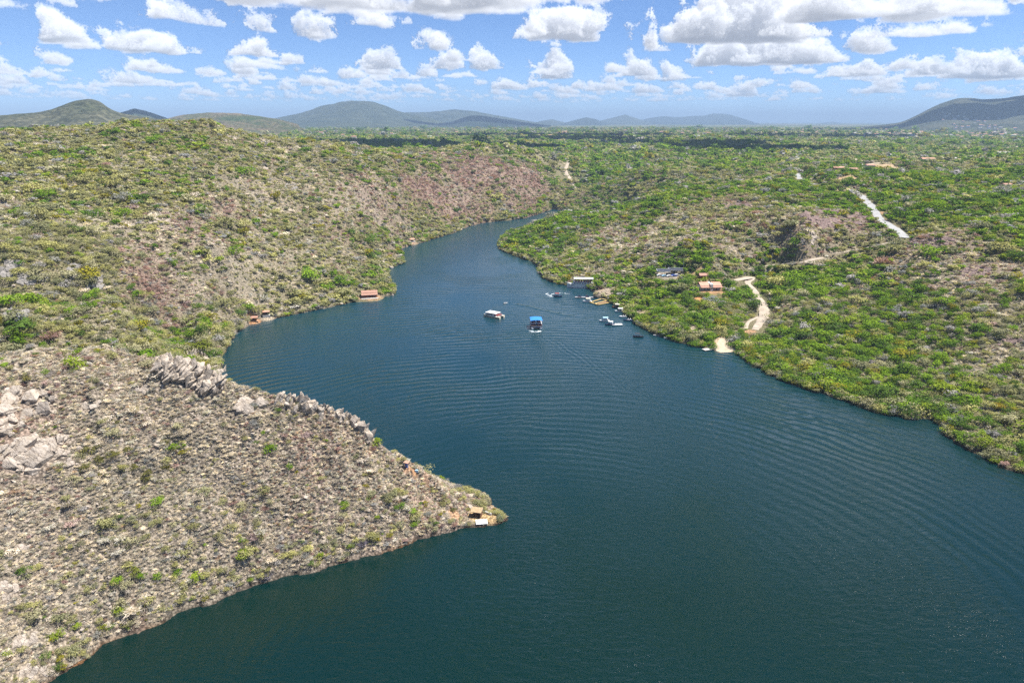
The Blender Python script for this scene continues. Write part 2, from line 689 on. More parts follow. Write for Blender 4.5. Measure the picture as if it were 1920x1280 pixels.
CTRL_Z = [
    (0, 640, 25), (200, 640, 20), (350, 630, 8), (-250, 640, 27),
    (1000, 440, 12), (1050, 402, 23), (1100, 362, 35), (1200, 330, 46), (1150, 420, 27), (1150, 470, 16), (1250, 440, 33), (1250, 400, 41), (1250, 360, 48),
    (1250, 312, 52), (1400, 375, 52), (1400, 338, 53), (1400, 300, 57), (1350, 470, 31), (1500, 410, 52), (1500, 440, 44), (1255, 512, 16), (1330, 540, 16),
    (1420, 585, 8), (1400, 622, 4.5), (1420, 530, 15), (1480, 490, 25), (1540, 485, 28), (1690, 440, 43), (1640, 400, 50), (1612, 370, 55), (1500, 330, 57),
    (1750, 445, 49), (1830, 505, 40), (1900, 640, 21), (1800, 690, 10), (1700, 640, 12), (1600, 600, 15), (1500, 560, 18), (1600, 540, 23), (1700, 560, 25),
    (1800, 580, 27), (1900, 560, 34), (1900, 450, 51), (1900, 380, 60), (1900, 320, 66), (1700, 330, 62), (1585, 322, 60), (1750, 302, 62), (1900, 290, 64),
    (2080, 500, 46), (2080, 700, 20), (2200, 850, 12), (1900, 760, 9), (1250, 590, 6), (1300, 600, 8), (1200, 560, 5), (1140, 545, 3), (1180, 520, 8),
    (1050, 510, 5), (1000, 465, 6), (2300, 500, 46), (2300, 320, 62),
]
_c = []
for px, py, r in CTRL_R:
    p = at_r(px, py, r)
    _c.append((p[0], p[1], p[2]))
for px, py, z in CTRL_Z:
    p = at_z(px, py, z)
    _c.append((p[0], p[1], p[2]))
for px, r, z in [(100, 285, 18), (200, 275, 14), (300, 262, 7), (-100, 300, 24), (-300, 300, 26), (0, 1050, 92), (200, 1050, 90), (400, 1000, 92), (-300, 1050, 90),
                 (0, 1500, 74), (300, 1400, 70), (600, 1150, 66), (600, 1500, 62), (800, 1500, 62), (1000, 1600, 62), (1300, 1500, 60), (1600, 1400, 62), (1900, 1500, 62),
                 (-800, 800, 90), (-800, 300, 40), (2700, 800, 60), (2700, 300, 30), (1050, 1000, 1), (1100, 1040, 14), (1200, 880, 32), (1100, 890, 12)]:
    x, y = pr(px, r)
    _c.append((x, y, z))
for px in (-900, -300, 100, 500, 900, 1300, 1700, 2200, 2800):
    for r, z in ((2200, 62), (3500, 61), (6000, 60), (12000, 60), (30000, 60)):
        x, y = pr(px, r)
        _c.append((x, y, z))
for q in (FRONT[::2] + BACK[::2] + LEFT[::2] + RIGHT[::2] + FAR[::2]):
    _c.append((q[0], q[1], 0.3))
_c = np.array(_c)


def uw(x, y):
    az = np.clip(np.arctan2(x, y), -rad(60), rad(60))
    return az * 1.6, np.log(np.maximum(np.hypot(x, y), 60.0))


_cu, _cw = uw(_c[:, 0], _c[:, 1])
_MQ = 0.03
_K = np.sqrt((_cu[:, None] - _cu[None]) ** 2 + (_cw[:, None] - _cw[None]) ** 2 + _MQ ** 2)
_A = np.zeros((len(_c) + 1,) * 2)
_A[:-1, :-1] = _K - np.eye(len(_c)) * 0.002
_A[-1, :-1] = _A[:-1, -1] = 1
_W = np.linalg.solve(_A, np.append(_c[:, 2], 0))


def rbf(x, y):
    u, w = uw(x, y)
    z = np.full(x.shape, _W[-1])
    for i in range(len(_c)):
        z += _W[i] * np.sqrt((u - _cu[i]) ** 2 + (w - _cw[i]) ** 2 + _MQ ** 2)
    return z


TIP = np.array(FRONT[-2])
RIDGE = [tuple(at_r(px, py, r)[:2]) for px, py, r in CTRL_R[:15]]
LEVEL = []              # (centre line, heights, half width): ground shaped to carry a road
KEEP_FLAT = []          # (x, y, radius, height or None): ground levelled for buildings


def land(x, y):
    """height of the ground, and distance to the shore (negative in the water)"""
    r = np.hypot(x, y)
    wx = x + (vnoise(x / 7.0, y / 7.0, 61) * 1.3 + vnoise(x / 2.6, y / 2.6, 62) * 0.6) * (r < 1300)
    wy = y + (vnoise(x / 7.0, y / 7.0, 63) * 1.3 + vnoise(x / 2.6, y / 2.6, 65) * 0.6) * (r < 1300)
    ins = inside_lake(wx, wy)
    near = r < 1300
    sd = np.full(x.shape, 1e3)
    sd[near] = shore_dist(wx[near], wy[near])
    z = rbf(x, y)
    z = np.where(r > 2500, 60.5, z)
    rd = np.full(x.shape, 1e3)
    pm = (r < 420) & (x < 60)
    rd[pm] = shore_dist(x[pm], y[pm], RIDGE)
    prom = np.exp(-(rd / 40.0) ** 2)                       # nearness to the rocky spur's crest
    soft = sstep(0, 30, sd)
    rel = fbm(x / 70, y / 70, 4, 3) * np.clip(r / 220, 0.5, 3.0) * 2.2
    gul = -np.abs(fbm(x / 34, y / 34, 3, 9)) * np.clip(r / 300, 0.6, 2.0) * 2.4
    det = fbm(x / 9, y / 9, 4, 20) * 0.8
    rid = (1 - np.abs(fbm(x / 11 + y / 23, y / 17 - x / 29, 4, 30))) ** 3
    z = z + soft * (rel * 0.6 + gul * 0.8 + det + 0.8)
    z = z + soft * fbm(x / 125 + 3, y / 125, 3, 45) * 10.0 * sstep(430, 700, r) * sstep(15, 90, sd)
    z = z + sstep(2, 14, sd) * prom * (rid * 3.4 - 1.9)
    z = z + sstep(3, 16, sd) * (3.4 * np.exp(-rd / 6.0) - 1.6 * np.exp(-(rd / 26.0) ** 2))
    strata = np.abs(((x * 0.55 + y * 0.25 + z * 0.6) / 5.5 + fbm(x / 20, y / 20, 2, 41) * 1.2) % 1 - 0.5) * 2
    z = z + prom * sstep(3, 10, sd) * (strata ** 2 - 0.35) * 1.3
    plain = sstep(1500, 2600, r)
    z = z * (1 - plain) + (60.5 + fbm(x / 600, y / 600, 3, 50) * 5.0) * plain
    z = np.minimum(z, 0.5 + sd * 1.35)
    z = np.maximum(z, 0.35 + 0.10 * np.minimum(sd, 20))
    z = np.where(ins, -0.4 - np.minimum(sd * 0.55, 9.0), z)
    for fx, fy, fr, fz in KEEP_FLAT:
        q = np.hypot(x - fx, y - fy)
        k = 1 - sstep(fr * 0.8, fr * 1.9, q)
        z = np.where(k > 0, z * (1 - k) + fz * k, z)
    for q, zq, hw in LEVEL:
        reach = hw * 3.2
        m = (x > q[:, 0].min() - reach) & (x < q[:, 0].max() + reach) & (y > q[:, 1].min() - reach) & (y < q[:, 1].max() + reach) & ~ins
        if not m.any():
            continue
        xm, ym = x[m], y[m]
        best = np.full(xm.shape, 1e9)
        zb = np.zeros(xm.shape)
        for p, pz in zip(q[::2], zq[::2]):
            d2 = (xm - p[0]) ** 2 + (ym - p[1]) ** 2
            k = d2 < best
            best[k] = d2[k]
            zb[k] = pz
        k = 1 - sstep(hw * 1.25, reach, np.sqrt(best))
        z[m] = z[m] * (1 - k) + zb * k
    return z, np.where(ins, -sd, sd), prom


AZ0, DAZ, NAZ = rad(-54), rad(0.14), 772
R0, QR, NR = 60.0, 1.0055, 690
az_a = AZ0 + np.arange(NAZ) * DAZ
r_a = R0 * QR ** np.arange(NR)
_AA, _RR = np.meshgrid(az_a, r_a, indexing='ij')
GX, GY = _RR * np.sin(_AA), _RR * np.cos(_AA)
GZ, GSD, GPR = land(GX, GY)


def _samp(F, x, y):
    a = (np.arctan2(x, y) - AZ0) / DAZ
    b = np.log(np.maximum(np.hypot(x, y), R0) / R0) / math.log(QR)
    a = np.clip(a, 0, NAZ - 1.001)
    b = np.clip(b, 0, NR - 1.001)
    i, j = a.astype(int), b.astype(int)
    fa, fb = a - i, b - j
    return (F[i, j] * (1 - fa) + F[i + 1, j] * fa) * (1 - fb) + (F[i, j + 1] * (1 - fa) + F[i + 1, j + 1] * fa) * fb


def hgt(x, y):
    return _samp(GZ, np.asarray(x, float), np.asarray(y, float))


def sdist(x, y):
    return _samp(GSD, np.asarray(x, float), np.asarray(y, float))


_rs = 60.0 * 1.0016 ** np.arange(2340)


def hit(px, py, rmin=60):
    """where the ray through a pixel meets the ground"""
    d = ray(px, py)
    k = math.hypot(d[0], d[1])
    x, y, z = d[0] / k * _rs, d[1] / k * _rs, CAM_H + d[2] / k * _rs
    h = np.maximum(hgt(x, y), 0.0)
    m = (z <= h) & (_rs >= rmin)
    if not m.any():
        return np.array([d[0] / k * 3000, d[1] / k * 3000, 60.5])
    i = int(np.argmax(m))
    return np.array([x[i], y[i], h[i]])


# ------------------------------------------------------------------ what grows where: anchors seen in the photograph
# kinds: 0 fresh green, 1 olive, 2 dry beige scrub, 3 bare purple-brown wood, 4 pinkish rock and soil, 5 pale green plain
ANCH = []


def anchors(mixv, pts):
    for px, py in pts:
        p = hit(px, py)
        ANCH.append((p[0], p[1], *mixv))


anchors((0.005, 0.05, 0.80, 0.06, 0.085, 0), [(60, 700), (150, 900), (300, 760), (450, 800), (350, 720), (560, 860), (650, 900), (600, 950), (740, 930), (830, 970), (100, 1060), (450, 960), (700, 990)])
anchors((0.01, 0.20, 0.70, 0.03, 0.06, 0), [(200, 880), (330, 930), (520, 1010), (400, 1060), (60, 1180), (150, 1120), (300, 1100), (250, 1010), (620, 1030)])
anchors((0.005, 0.05, 0.42, 0.18, 0.34, 0), [(260, 760), (140, 690), (800, 950), (640, 830), (580, 900), (20, 800), (100, 850)])
anchors((0.05, 0.55, 0.34, 0.04, 0.02, 0), [(100, 620), (60, 560), (200, 480), (60, 420), (180, 360), (300, 320), (120, 300), (40, 270), (250, 270), (420, 300), (330, 480), (480, 490), (420, 560), (560, 560), (620, 530), (520, 500), (380, 590), (200, 610), (600, 300), (560, 285)])
anchors((0.18, 0.60, 0.19, 0.03, 0.0, 0), [(250, 375), (110, 290), (380, 345), (280, 340), (500, 460), (680, 300), (760, 310), (820, 320), (620, 290), (660, 540), (700, 520), (720, 470)])
anchors((0.24, 0.66, 0.09, 0.01, 0.0, 0), [(30, 648), (90, 646), (150, 650), (220, 655), (290, 652), (340, 645), (60, 630), (180, 632), (280, 630), (380, 620)])
anchors((0.03, 0.22, 0.52, 0.20, 0.03, 0), [(460, 400), (400, 430), (300, 430), (560, 430), (620, 470), (640, 400), (700, 430), (600, 370), (520, 360), (680, 350), (740, 400), (340, 540)])
anchors((0.01, 0.05, 0.12, 0.76, 0.06, 0), [(850, 350), (900, 340), (960, 330), (900, 380), (830, 390), (960, 370), (1000, 330), (880, 310), (800, 370), (300, 550)])
anchors((0.10, 0.60, 0.20, 0.10, 0.0, 0), [(830, 425), (930, 395), (1000, 300), (1040, 310), (1040, 350), (960, 295)])
anchors((0.68, 0.26, 0.05, 0.01, 0.0, 0), [(1050, 430), (1100, 410), (1030, 450), (1150, 380), (1230, 370), (1280, 360), (1200, 400), (1320, 355), (1120, 330), (1200, 310), (1570, 385), (1480, 370), (1700, 400), (1800, 390), (1900, 380), (1840, 350), (1720, 350), (1880, 330),
                                             (1210, 560), (1260, 560), (1240, 590), (1320, 600), (1380, 640), (1480, 660), (1560, 690), (1500, 610), (1600, 500), (1550, 520), (1700, 600), (1640, 660), (1500, 520), (1450, 480), (1300, 490), (1750, 420), (1900, 430), (1660, 560), (1800, 600), (1600, 720), (1740, 740)])
anchors((0.30, 0.44, 0.20, 0.05, 0.01, 0), [(1600, 580), (1740, 640), (1800, 660), (1850, 720), (1780, 570), (1880, 590), (1700, 520), (1400, 620), (1280, 620), (1450, 560), (1330, 580), (1850, 790), (1900, 840), (1420, 330), (1380, 350), (1350, 320), (1450, 310), (1560, 340), (1100, 470), (1060, 500), (1780, 320), (1650, 350), (1120, 510)])
anchors((0.06, 0.28, 0.46, 0.18, 0.02, 0), [(1300, 430), (1200, 460), (1150, 450), (1350, 460), (1400, 440), (1260, 420), (1430, 400), (1330, 410), (1520, 450), (1560, 460), (1820, 470), (1880, 490), (1780, 500), (1720, 480), (1460, 590), (1900, 640), (1860, 660), (1480, 430)])
anchors((0.02, 0.16, 0.30, 0.28, 0.24, 0), [(1400, 385), (1540, 420), (1740, 455), (1500, 420), (1830, 512), (1580, 430)])
for _a in range(-48, 50, 6):
    for _r in (1700, 2400, 5000, 12000):
        ANCH.append((_r * math.sin(rad(_a)), _r * math.cos(rad(_a)), 0.22, 0.18, 0.08, 0.02, 0.02, 0.48))
ANCH = np.array(ANCH)
_au, _aw = uw(ANCH[:, 0], ANCH[:, 1])


def zmix(x, y):
    s = np.shape(x)
    x, y = np.ravel(x), np.ravel(y)
    r = np.hypot(x, y)
    wx = x + fbm(x / 25, y / 25, 3, 60) * 9 * np.clip(r / 300, .5, 3)
    wy = y + fbm(x / 25, y / 25, 3, 64) * 9 * np.clip(r / 300, .5, 3)
    u, w = uw(wx, wy)
    acc = np.zeros((x.size, 6))
    tot = np.zeros(x.size)
    for i in range(len(ANCH)):
        d2 = (u - _au[i]) ** 2 + ((w - _aw[i])) ** 2 + 0.0004
        k = 1.0 / (d2 * d2)
        tot += k
        acc += k[:, None] * ANCH[i, 2:]
    acc /= tot[:, None]
    n = [fbm(x / 34 + 50 * k, y / 34, 4, 70 + k, 0.62) * 0.8 + fbm(x / 150 + 9 * k, y / 150, 3, 220 + k, 0.6) * 0.75 * np.clip(r / 700 - 0.3, 0, 1) for k in range(5)]
    for k in range(5):
        acc[:, k] *= np.exp(2.6 * n[k])
    acc /= acc.sum(1)[:, None]
    return acc.reshape(*s, 6)


SOIL = np.array([(0.090, 0.105, 0.036), (0.160, 0.150, 0.075), (0.325, 0.285, 0.247), (0.225, 0.150, 0.128), (0.345, 0.255, 0.212), (0.135, 0.165, 0.065)])


def coarse_mix(x, y):
    """zmix on a thinned grid, spread back over the full one"""
    s = 3
    m = zmix(x[::s, ::s], y[::s, ::s])
    i = np.minimum(np.arange(x.shape[0]) / s, m.shape[0] - 1.001)
    j = np.minimum(np.arange(x.shape[1]) / s, m.shape[1] - 1.001)
    i0, j0 = i.astype(int), j.astype(int)
    fi, fj = (i - i0)[:, None, None], (j - j0)[None, :, None]
    g = lambda a, b: m[a][:, b]
    return (g(i0, j0) * (1 - fi) + g(i0 + 1, j0) * fi) * (1 - fj) + (g(i0, j0 + 1) * (1 - fi) + g(i0 + 1, j0 + 1) * fi) * fj


BARE = []                # (x, y, radius, colour): trodden soil, beaches, clearings


def soil_colour(x, y, z, sd, m):
    c = m @ SOIL
    r = np.hypot(x, y)
    # fields and woods of the plain
    wx, wy = x + fbm(x / 300, y / 300, 2, 80) * 160, y + fbm(x / 300, y / 300, 2, 82) * 160
    ci, cj = np.floor(wx / 420).astype(int), np.floor(wy / 300).astype(int)
    hsh = np.abs(np.sin(ci * 127.1 + cj * 311.7) * 43758.5453) % 1
    h2 = np.abs(np.sin(ci * 269.5 + cj * 183.3) * 24634.633) % 1
    fld = np.where(hsh[..., None] < 0.16, np.array([0.34, 0.27, 0.16]), np.where(hsh[..., None] < 0.34, np.array([0.20, 0.22, 0.09]),
          np.where(hsh[..., None] < 0.62, np.array([0.075, 0.105, 0.040]), np.array([0.12, 0.15, 0.06])))) * (0.8 + 0.4 * h2[..., None])
    k = (sstep(1700, 2600, r) * 0.75)[..., None]
    c = c * (1 - k) + fld * k
    # orange-brown stained band along the water line
    k = (sstep(1.0, 0.3, z) * sstep(2.2, 0.8, np.abs(sd)))[..., None]
    rust = sstep(0.0, 0.4, fbm(x / 9, y / 9, 2, 88))[..., None]
    c = c * (1 - k) + (np.array([0.045, 0.036, 0.028]) * (1 - rust) + np.array([0.13, 0.070, 0.032]) * rust) * k
    for bx, by, br, bc in BARE:
        q = np.hypot(x - bx, y - by) + fbm(x / 2.5, y / 2.5, 2, 85) * br * 0.35
        k = (1 - sstep(br * 0.75, br * 1.15, q))[..., None]
        c = c * (1 - k) + np.array(bc) * k
    return c


def ground_material():
    t = NT("dry_soil")
    p = t.pos()
    col = t.attr('soil').outputs['Color']
    n1 = t.noise(p, 0.9, 5, 0.65)
    n2 = t.noise(p, 4.5, 4, 0.7)
    n3 = t.noise(p, 0.05, 5, 0.6)
    far = t.new('ShaderNodeTexVoronoi')
    t.put(far.inputs['Vector'], t.vmath('MULTIPLY', p, (0.085, 0.085, 0.02)))
    far.inputs['Scale'].default_value = 1.0
    c = t.mix(0.55, col, t.ramp(n1, [(0.32, (0.45, 0.42, 0.38)), (0.68, (1.45, 1.4, 1.35))]), 'MULTIPLY')
    c = t.mix(0.6, c, t.ramp(n2, [(0.35, (0.5, 0.48, 0.45)), (0.65, (1.4, 1.4, 1.4))]), 'MULTIPLY')
    c = t.mix(0.35, c, t.ramp(n3, [(0.35, (0.6, 0.66, 0.55)), (0.65, (1.35, 1.3, 1.2))]), 'MULTIPLY')
    dist = t.vmath('LENGTH', p)
    fk = t.maprange(dist, 1200.0, 2600.0, 0.0, 0.65)
    c = t.mix(fk, c, t.ramp(far.outputs['Distance'], [(0.15, (1.35, 1.35, 1.25)), (0.65, (0.42, 0.48, 0.42))]), 'MULTIPLY')
    sp = t.new('ShaderNodeTexVoronoi')
    t.put(sp.inputs['Vector'], p)
    sp.inputs['Scale'].default_value = 1.5
    sp.inputs['Randomness'].default_value = 1.0
    ns = t.noise(p, 1.7, 3, 0.75)
    spk = t.math('ADD', t.math('MULTIPLY', sp.outputs['Distance'], 0.6), t.math('MULTIPLY', ns, 0.55))
    nearby = t.maprange(dist, 350.0, 900.0, 0.85, 0.25)
    c = t.mix(nearby, c, t.ramp(spk, [(0.34, (1.60, 1.56, 1.52)), (0.52, (1.08, 1.06, 1.04)), (0.70, (0.42, 0.40, 0.38))]), 'MULTIPLY')
    b = t.bump(n2, 0.55, 0.25)
    b = t.bump(spk, 0.7, -0.35, b)
    b = t.bump(n1, 0.5, 0.8, b)
    t.bsdf(c, 0.95, b, **{'Specular IOR Level': 0.1})
    return t.m


def build_ground():
    idx = np.arange(NAZ * NR).reshape(NAZ, NR)
    V = [np.stack([GX, GY, GZ], -1).reshape(-1, 3)]
    Q = [np.stack([idx[:-1, :-1], idx[:-1, 1:], idx[1:, 1:], idx[1:, :-1]], -1).reshape(-1, 4)]
    m = coarse_mix(GX, GY)
    C = [soil_colour(GX, GY, GZ, GSD, m).reshape(-1, 3)]
    n0 = NAZ * NR

    def grid(az, r, drop, full=False):
        nonlocal n0
        A, R_ = np.meshgrid(az, r, indexing='ij')
        x, y = R_ * np.sin(A), R_ * np.cos(A)
        z, sd, _ = land(x, y)
        z = z - drop
        i = n0 + np.arange(x.size).reshape(x.shape)
        V.append(np.stack([x, y, z], -1).reshape(-1, 3))
        Q.append(np.stack([i[:-1, :-1], i[:-1, 1:], i[1:, 1:], i[1:, :-1]], -1).reshape(-1, 4))
        C.append(soil_colour(x, y, z, sd, zmix(x, y)).reshape(-1, 3))
        n0 += x.size

    grid(np.linspace(rad(-54), rad(54), 440), 2580.0 * 1.0105 ** np.arange(282), 0.8)
    grid(np.linspace(rad(53.9), rad(306.1), 100), 45.0 * 1.075 ** np.arange(97), 0.3)
    grid(np.linspace(rad(-54), rad(54), 40), np.array([1.0, 15, 30, 45, 60.5]), 0.3)
    me = np_mesh("ground", np.concatenate(V), np.concatenate(Q))
    at = me.color_attributes.new('soil', 'FLOAT_COLOR', 'POINT')
    c = np.concatenate(C)
    at.data.foreach_set('color', np.concatenate([c, np.ones((len(c), 1))], 1).astype(np.float32).ravel())
    me.shade_smooth()
    o = bpy.data.objects.new("ground", me)
    COL.objects.link(o)
    me.materials.append(ground_material())
    tag(o, kind='structure')
    return o


# ------------------------------------------------------------------ water
def water_material():
    t = NT("lake_water")
    p = t.pos()
    c0 = at_z(1060, 1120)
    flat = t.vmath('MULTIPLY', p, (1.0, 1.0, 0.0))
    warp = t.new('ShaderNodeTexNoise')
    t.put(warp.inputs['Vector'], flat)
    warp.inputs['Scale'].default_value = 0.018
    warp.inputs['Detail'].default_value = 2
    off = t.vmath('MULTIPLY', t.vmath('SUBTRACT', warp.outputs['Color'], (0.5, 0.5, 0.5)), (16.0, 16.0, 0.0))
    q = t.vmath('ADD', flat, off)
    d = t.vmath('DISTANCE', q, (float(c0[0]), float(c0[1]), 0.0))
    ph = t.math('ADD', d, t.math('MULTIPLY', t.noise(flat, 0.05, 3), 5.0))
    ring = t.math('SINE', t.math('MULTIPLY', ph, 2 * math.pi / 5.2))
    ring2 = t.math('SINE', t.math('MULTIPLY', ph, 2 * math.pi / 2.3))
    mask = t.math('MULTIPLY', t.maprange(d, 50.0, 140.0, 0.12, 1.0), t.maprange(d, 300.0, 430.0, 1.0, 0.0))
    pat = t.maprange(t.noise(flat, 0.012, 3, 0.5), 0.40, 0.62, 0.15, 1.0)
    mask = t.math('MULTIPLY', mask, pat)
    # wake of the blue boat: waves spreading from its track
    w0 = at_z(1004, 622)
    sy = t.new('ShaderNodeSeparateXYZ')
    t.put(sy.inputs[0], q)
    wx = t.math('ABSOLUTE', t.math('SUBTRACT', sy.outputs[0], t.math('MULTIPLY_ADD', sy.outputs[1], -0.10, float(w0[0] + 0.10 * w0[1]))))
    wy = t.math('SUBTRACT', float(w0[1]), sy.outputs[1])
    arm = t.math('SUBTRACT', wx, t.math('MULTIPLY', wy, 0.36))
    ak = t.math('MULTIPLY', t.maprange(t.math('ABSOLUTE', arm), 0.0, 9.0, 1.0, 0.0), t.math('MULTIPLY', t.maprange(wy, 0.0, 20.0, 0.0, 1.0), t.maprange(wy, 90.0, 200.0, 1.0, 0.0)))
    armw = t.math('MULTIPLY', ak, t.math('SINE', t.math('MULTIPLY', t.math('ADD', arm, t.math('MULTIPLY', wy, 0.12)), 2 * math.pi / 3.2)))
    trk = t.math('MULTIPLY', t.maprange(wx, 0.0, 5.0, 1.0, 0.0), t.math('MULTIPLY', t.maprange(wy, 0.0, 6.0, 0.0, 1.0), t.maprange(wy, 20.0, 130.0, 1.0, 0.0)))
    # wake of the small white boat
    rip = t.noise(t.vmath('MULTIPLY', flat, (0.55, 1.0, 1.0)), 0.62, 4, 0.6, 0.6)
    rip2 = t.noise(t.vmath('MULTIPLY', flat, (0.8, 1.0, 1.0)), 2.1, 2, 0.6, 0.3)
    rough_patch = t.maprange(t.noise(t.vmath('MULTIPLY', flat, (1.0, 0.45, 1.0)), 0.02, 3, 0.55), 0.38, 0.65, 0.25, 1.0)
    dist = t.vmath('LENGTH', flat)
    rough_patch = t.math('MULTIPLY', rough_patch, t.maprange(dist, 130.0, 560.0, 1.5, 0.24))
    h = t.math('MULTIPLY', ring, t.math('MULTIPLY', mask, 0.105))
    h = t.math('ADD', h, t.math('MULTIPLY', ring2, t.math('MULTIPLY', mask, 0.012)))
    h = t.math('ADD', h, t.math('MULTIPLY', armw, 0.06))
    h = t.math('ADD', h, t.math('MULTIPLY', t.math('MULTIPLY', rip, rough_patch), 0.30))
    h = t.math('ADD', h, t.math('MULTIPLY', t.math('MULTIPLY', rip2, rough_patch), 0.05))
    h = t.math('ADD', h, t.math('MULTIPLY', t.math('MULTIPLY', rip2, trk), 0.15))
    c2 = at_z(1500, 1230)
    d2 = t.vmath('DISTANCE', q, (float(c2[0]), float(c2[1]), 0.0))
    k2 = t.math('MULTIPLY', t.maprange(d2, 90.0, 150.0, 0.0, 1.0), t.maprange(t.noise(flat, 0.017, 2), 0.45, 0.6, 0.0, 1.0))
    h = t.math('ADD', h, t.math('MULTIPLY', t.math('SINE', t.math('MULTIPLY', d2, 2 * math.pi / 3.1)), t.math('MULTIPLY', k2, 0.030)))
    pa, pb = at_z(957, 571), at_z(1140, 607)         # wake line of the small white boat
    ux, uy = (pb - pa)[:2] / np.hypot(*(pb - pa)[:2])
    lx = t.math('SUBTRACT', sy.outputs[0], float(pa[0]))
    ly = t.math('SUBTRACT', sy.outputs[1], float(pa[1]))
    al = t.math('ADD', t.math('MULTIPLY', lx, float(ux)), t.math('MULTIPLY', ly, float(uy)))
    cr = t.math('SUBTRACT', t.math('MULTIPLY', lx, float(uy)), t.math('MULTIPLY', ly, float(ux)))
    cr = t.math('SUBTRACT', cr, t.math('MULTIPLY', t.math('MULTIPLY', al, t.math('SUBTRACT', al, float(np.hypot(*(pb - pa)[:2])))), 0.0022))
    lk = t.math('MULTIPLY', t.maprange(t.math('ABSOLUTE', cr), 0.0, 2.2, 1.0, 0.0), t.math('MULTIPLY', t.maprange(al, 0.0, 4.0, 0.0, 1.0), t.maprange(al, 40.0, 75.0, 1.0, 0.0)))
    h = t.math('ADD', h, t.math('MULTIPLY', lk, 0.22))
    b = t.bump(h, 1.0, 1.0)
    sheen_up_lake = t.maprange(t.math('ADD', sy.outputs[1], t.math('MULTIPLY', t.noise(flat, 0.012, 3), 120.0)), 210.0, 500.0, 0.0, 1.0)
    deep = t.mix(sheen_up_lake, (0.0008, 0.0140, 0.0115), (0.0045, 0.0345, 0.0470))  # body colour lightened and blued up the lake, painting in brighter sky reflection
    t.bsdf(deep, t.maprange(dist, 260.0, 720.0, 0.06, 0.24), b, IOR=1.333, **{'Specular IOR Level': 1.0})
    return t.m


def build_water():
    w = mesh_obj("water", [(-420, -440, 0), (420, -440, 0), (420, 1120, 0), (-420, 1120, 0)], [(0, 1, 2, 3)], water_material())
    tag(w, kind='structure')


# ------------------------------------------------------------------ hills beyond the plain
def hill_material(name, base, hi):
    t = NT(name)
    p = t.pos()
    v = t.new('ShaderNodeTexVoronoi')
    t.put(v.inputs['Vector'], p)
    v.inputs['Scale'].default_value = 0.07
    n = t.noise(p, 0.0045, 5, 0.6)
    n2 = t.noise(p, 0.03, 4, 0.65)
    c = t.ramp(n, [(0.35, base), (0.62, hi), (0.74, tuple(min(1, q * 1.7) for q in hi))])
    c = t.mix(0.75, c, t.ramp(v.outputs['Distance'], [(0.1, (1.3, 1.3, 1.2)), (0.7, (0.35, 0.40, 0.38))]), 'MULTIPLY')
    c = t.mix(0.5, c, t.ramp(n2, [(0.35, (0.5, 0.55, 0.5)), (0.65, (1.4, 1.4, 1.35))]), 'MULTIPLY')
    t.bsdf(c, 0.95, t.bump(n2, 0.8, 12.0), **{'Specular IOR Level': 0.1})
    return t.m


HILLS = [
    # distance, depth, skyline (column, row), material
    (2700, 420, [(-260, 226), (-160, 219), (0, 217), (60, 212), (95, 206), (125, 193), (150, 187), (165, 186), (185, 189), (205, 203), (225, 212), (260, 219), (320, 226), (380, 233)], 0),
    (5600, 500, [(190, 232), (225, 211), (252, 204), (275, 209), (300, 217), (340, 232)], 1),
    (4600, 600, [(270, 233), (340, 216), (390, 211), (440, 212), (470, 216), (520, 223), (570, 236)], 2),
    (10000, 1500, [(440, 236), (530, 219), (565, 212), (600, 200), (640, 191), (670, 189), (695, 190), (722, 198), (750, 210), (790, 218), (860, 236)], 1),
    (12500, 1600, [(700, 234), (760, 211), (800, 211), (850, 205), (885, 208), (940, 218), (1000, 229), (1060, 236)], 1),
    (9000, 900, [(790, 236), (845, 229), (880, 217), (905, 217), (940, 223), (1000, 232), (1040, 237)], 3),  # cloud shadow on this hill is painted in by its dark material
    (15000, 1200, [(985, 236), (1010, 228), (1035, 224), (1055, 229), (1080, 236)], 1),
    (14000, 1200, [(1040, 236), (1068, 228), (1098, 220), (1118, 224), (1150, 236)], 3),
    (17000, 1600, [(1090, 236), (1132, 225), (1172, 215), (1200, 224), (1240, 236)], 1),
    (19000, 2200, [(1150, 236), (1225, 220), (1245, 218), (1268, 220), (1320, 217), (1338, 213), (1365, 214), (1395, 223), (1425, 233), (1450, 237)], 3),
    (24000, 1500, [(1465, 237), (1490, 234), (1512, 235), (1540, 238)], 1),
    (24000, 1500, [(1515, 238), (1545, 230), (1562, 228), (1590, 234), (1630, 238)], 1),
    (7200, 1300, [(1560, 242), (1640, 236), (1690, 230), (1722, 215), (1760, 195), (1795, 185), (1812, 183), (1840, 187), (1875, 185), (1920, 178), (2020, 168), (2140, 184), (2300, 215), (2400, 238)], 4),
]


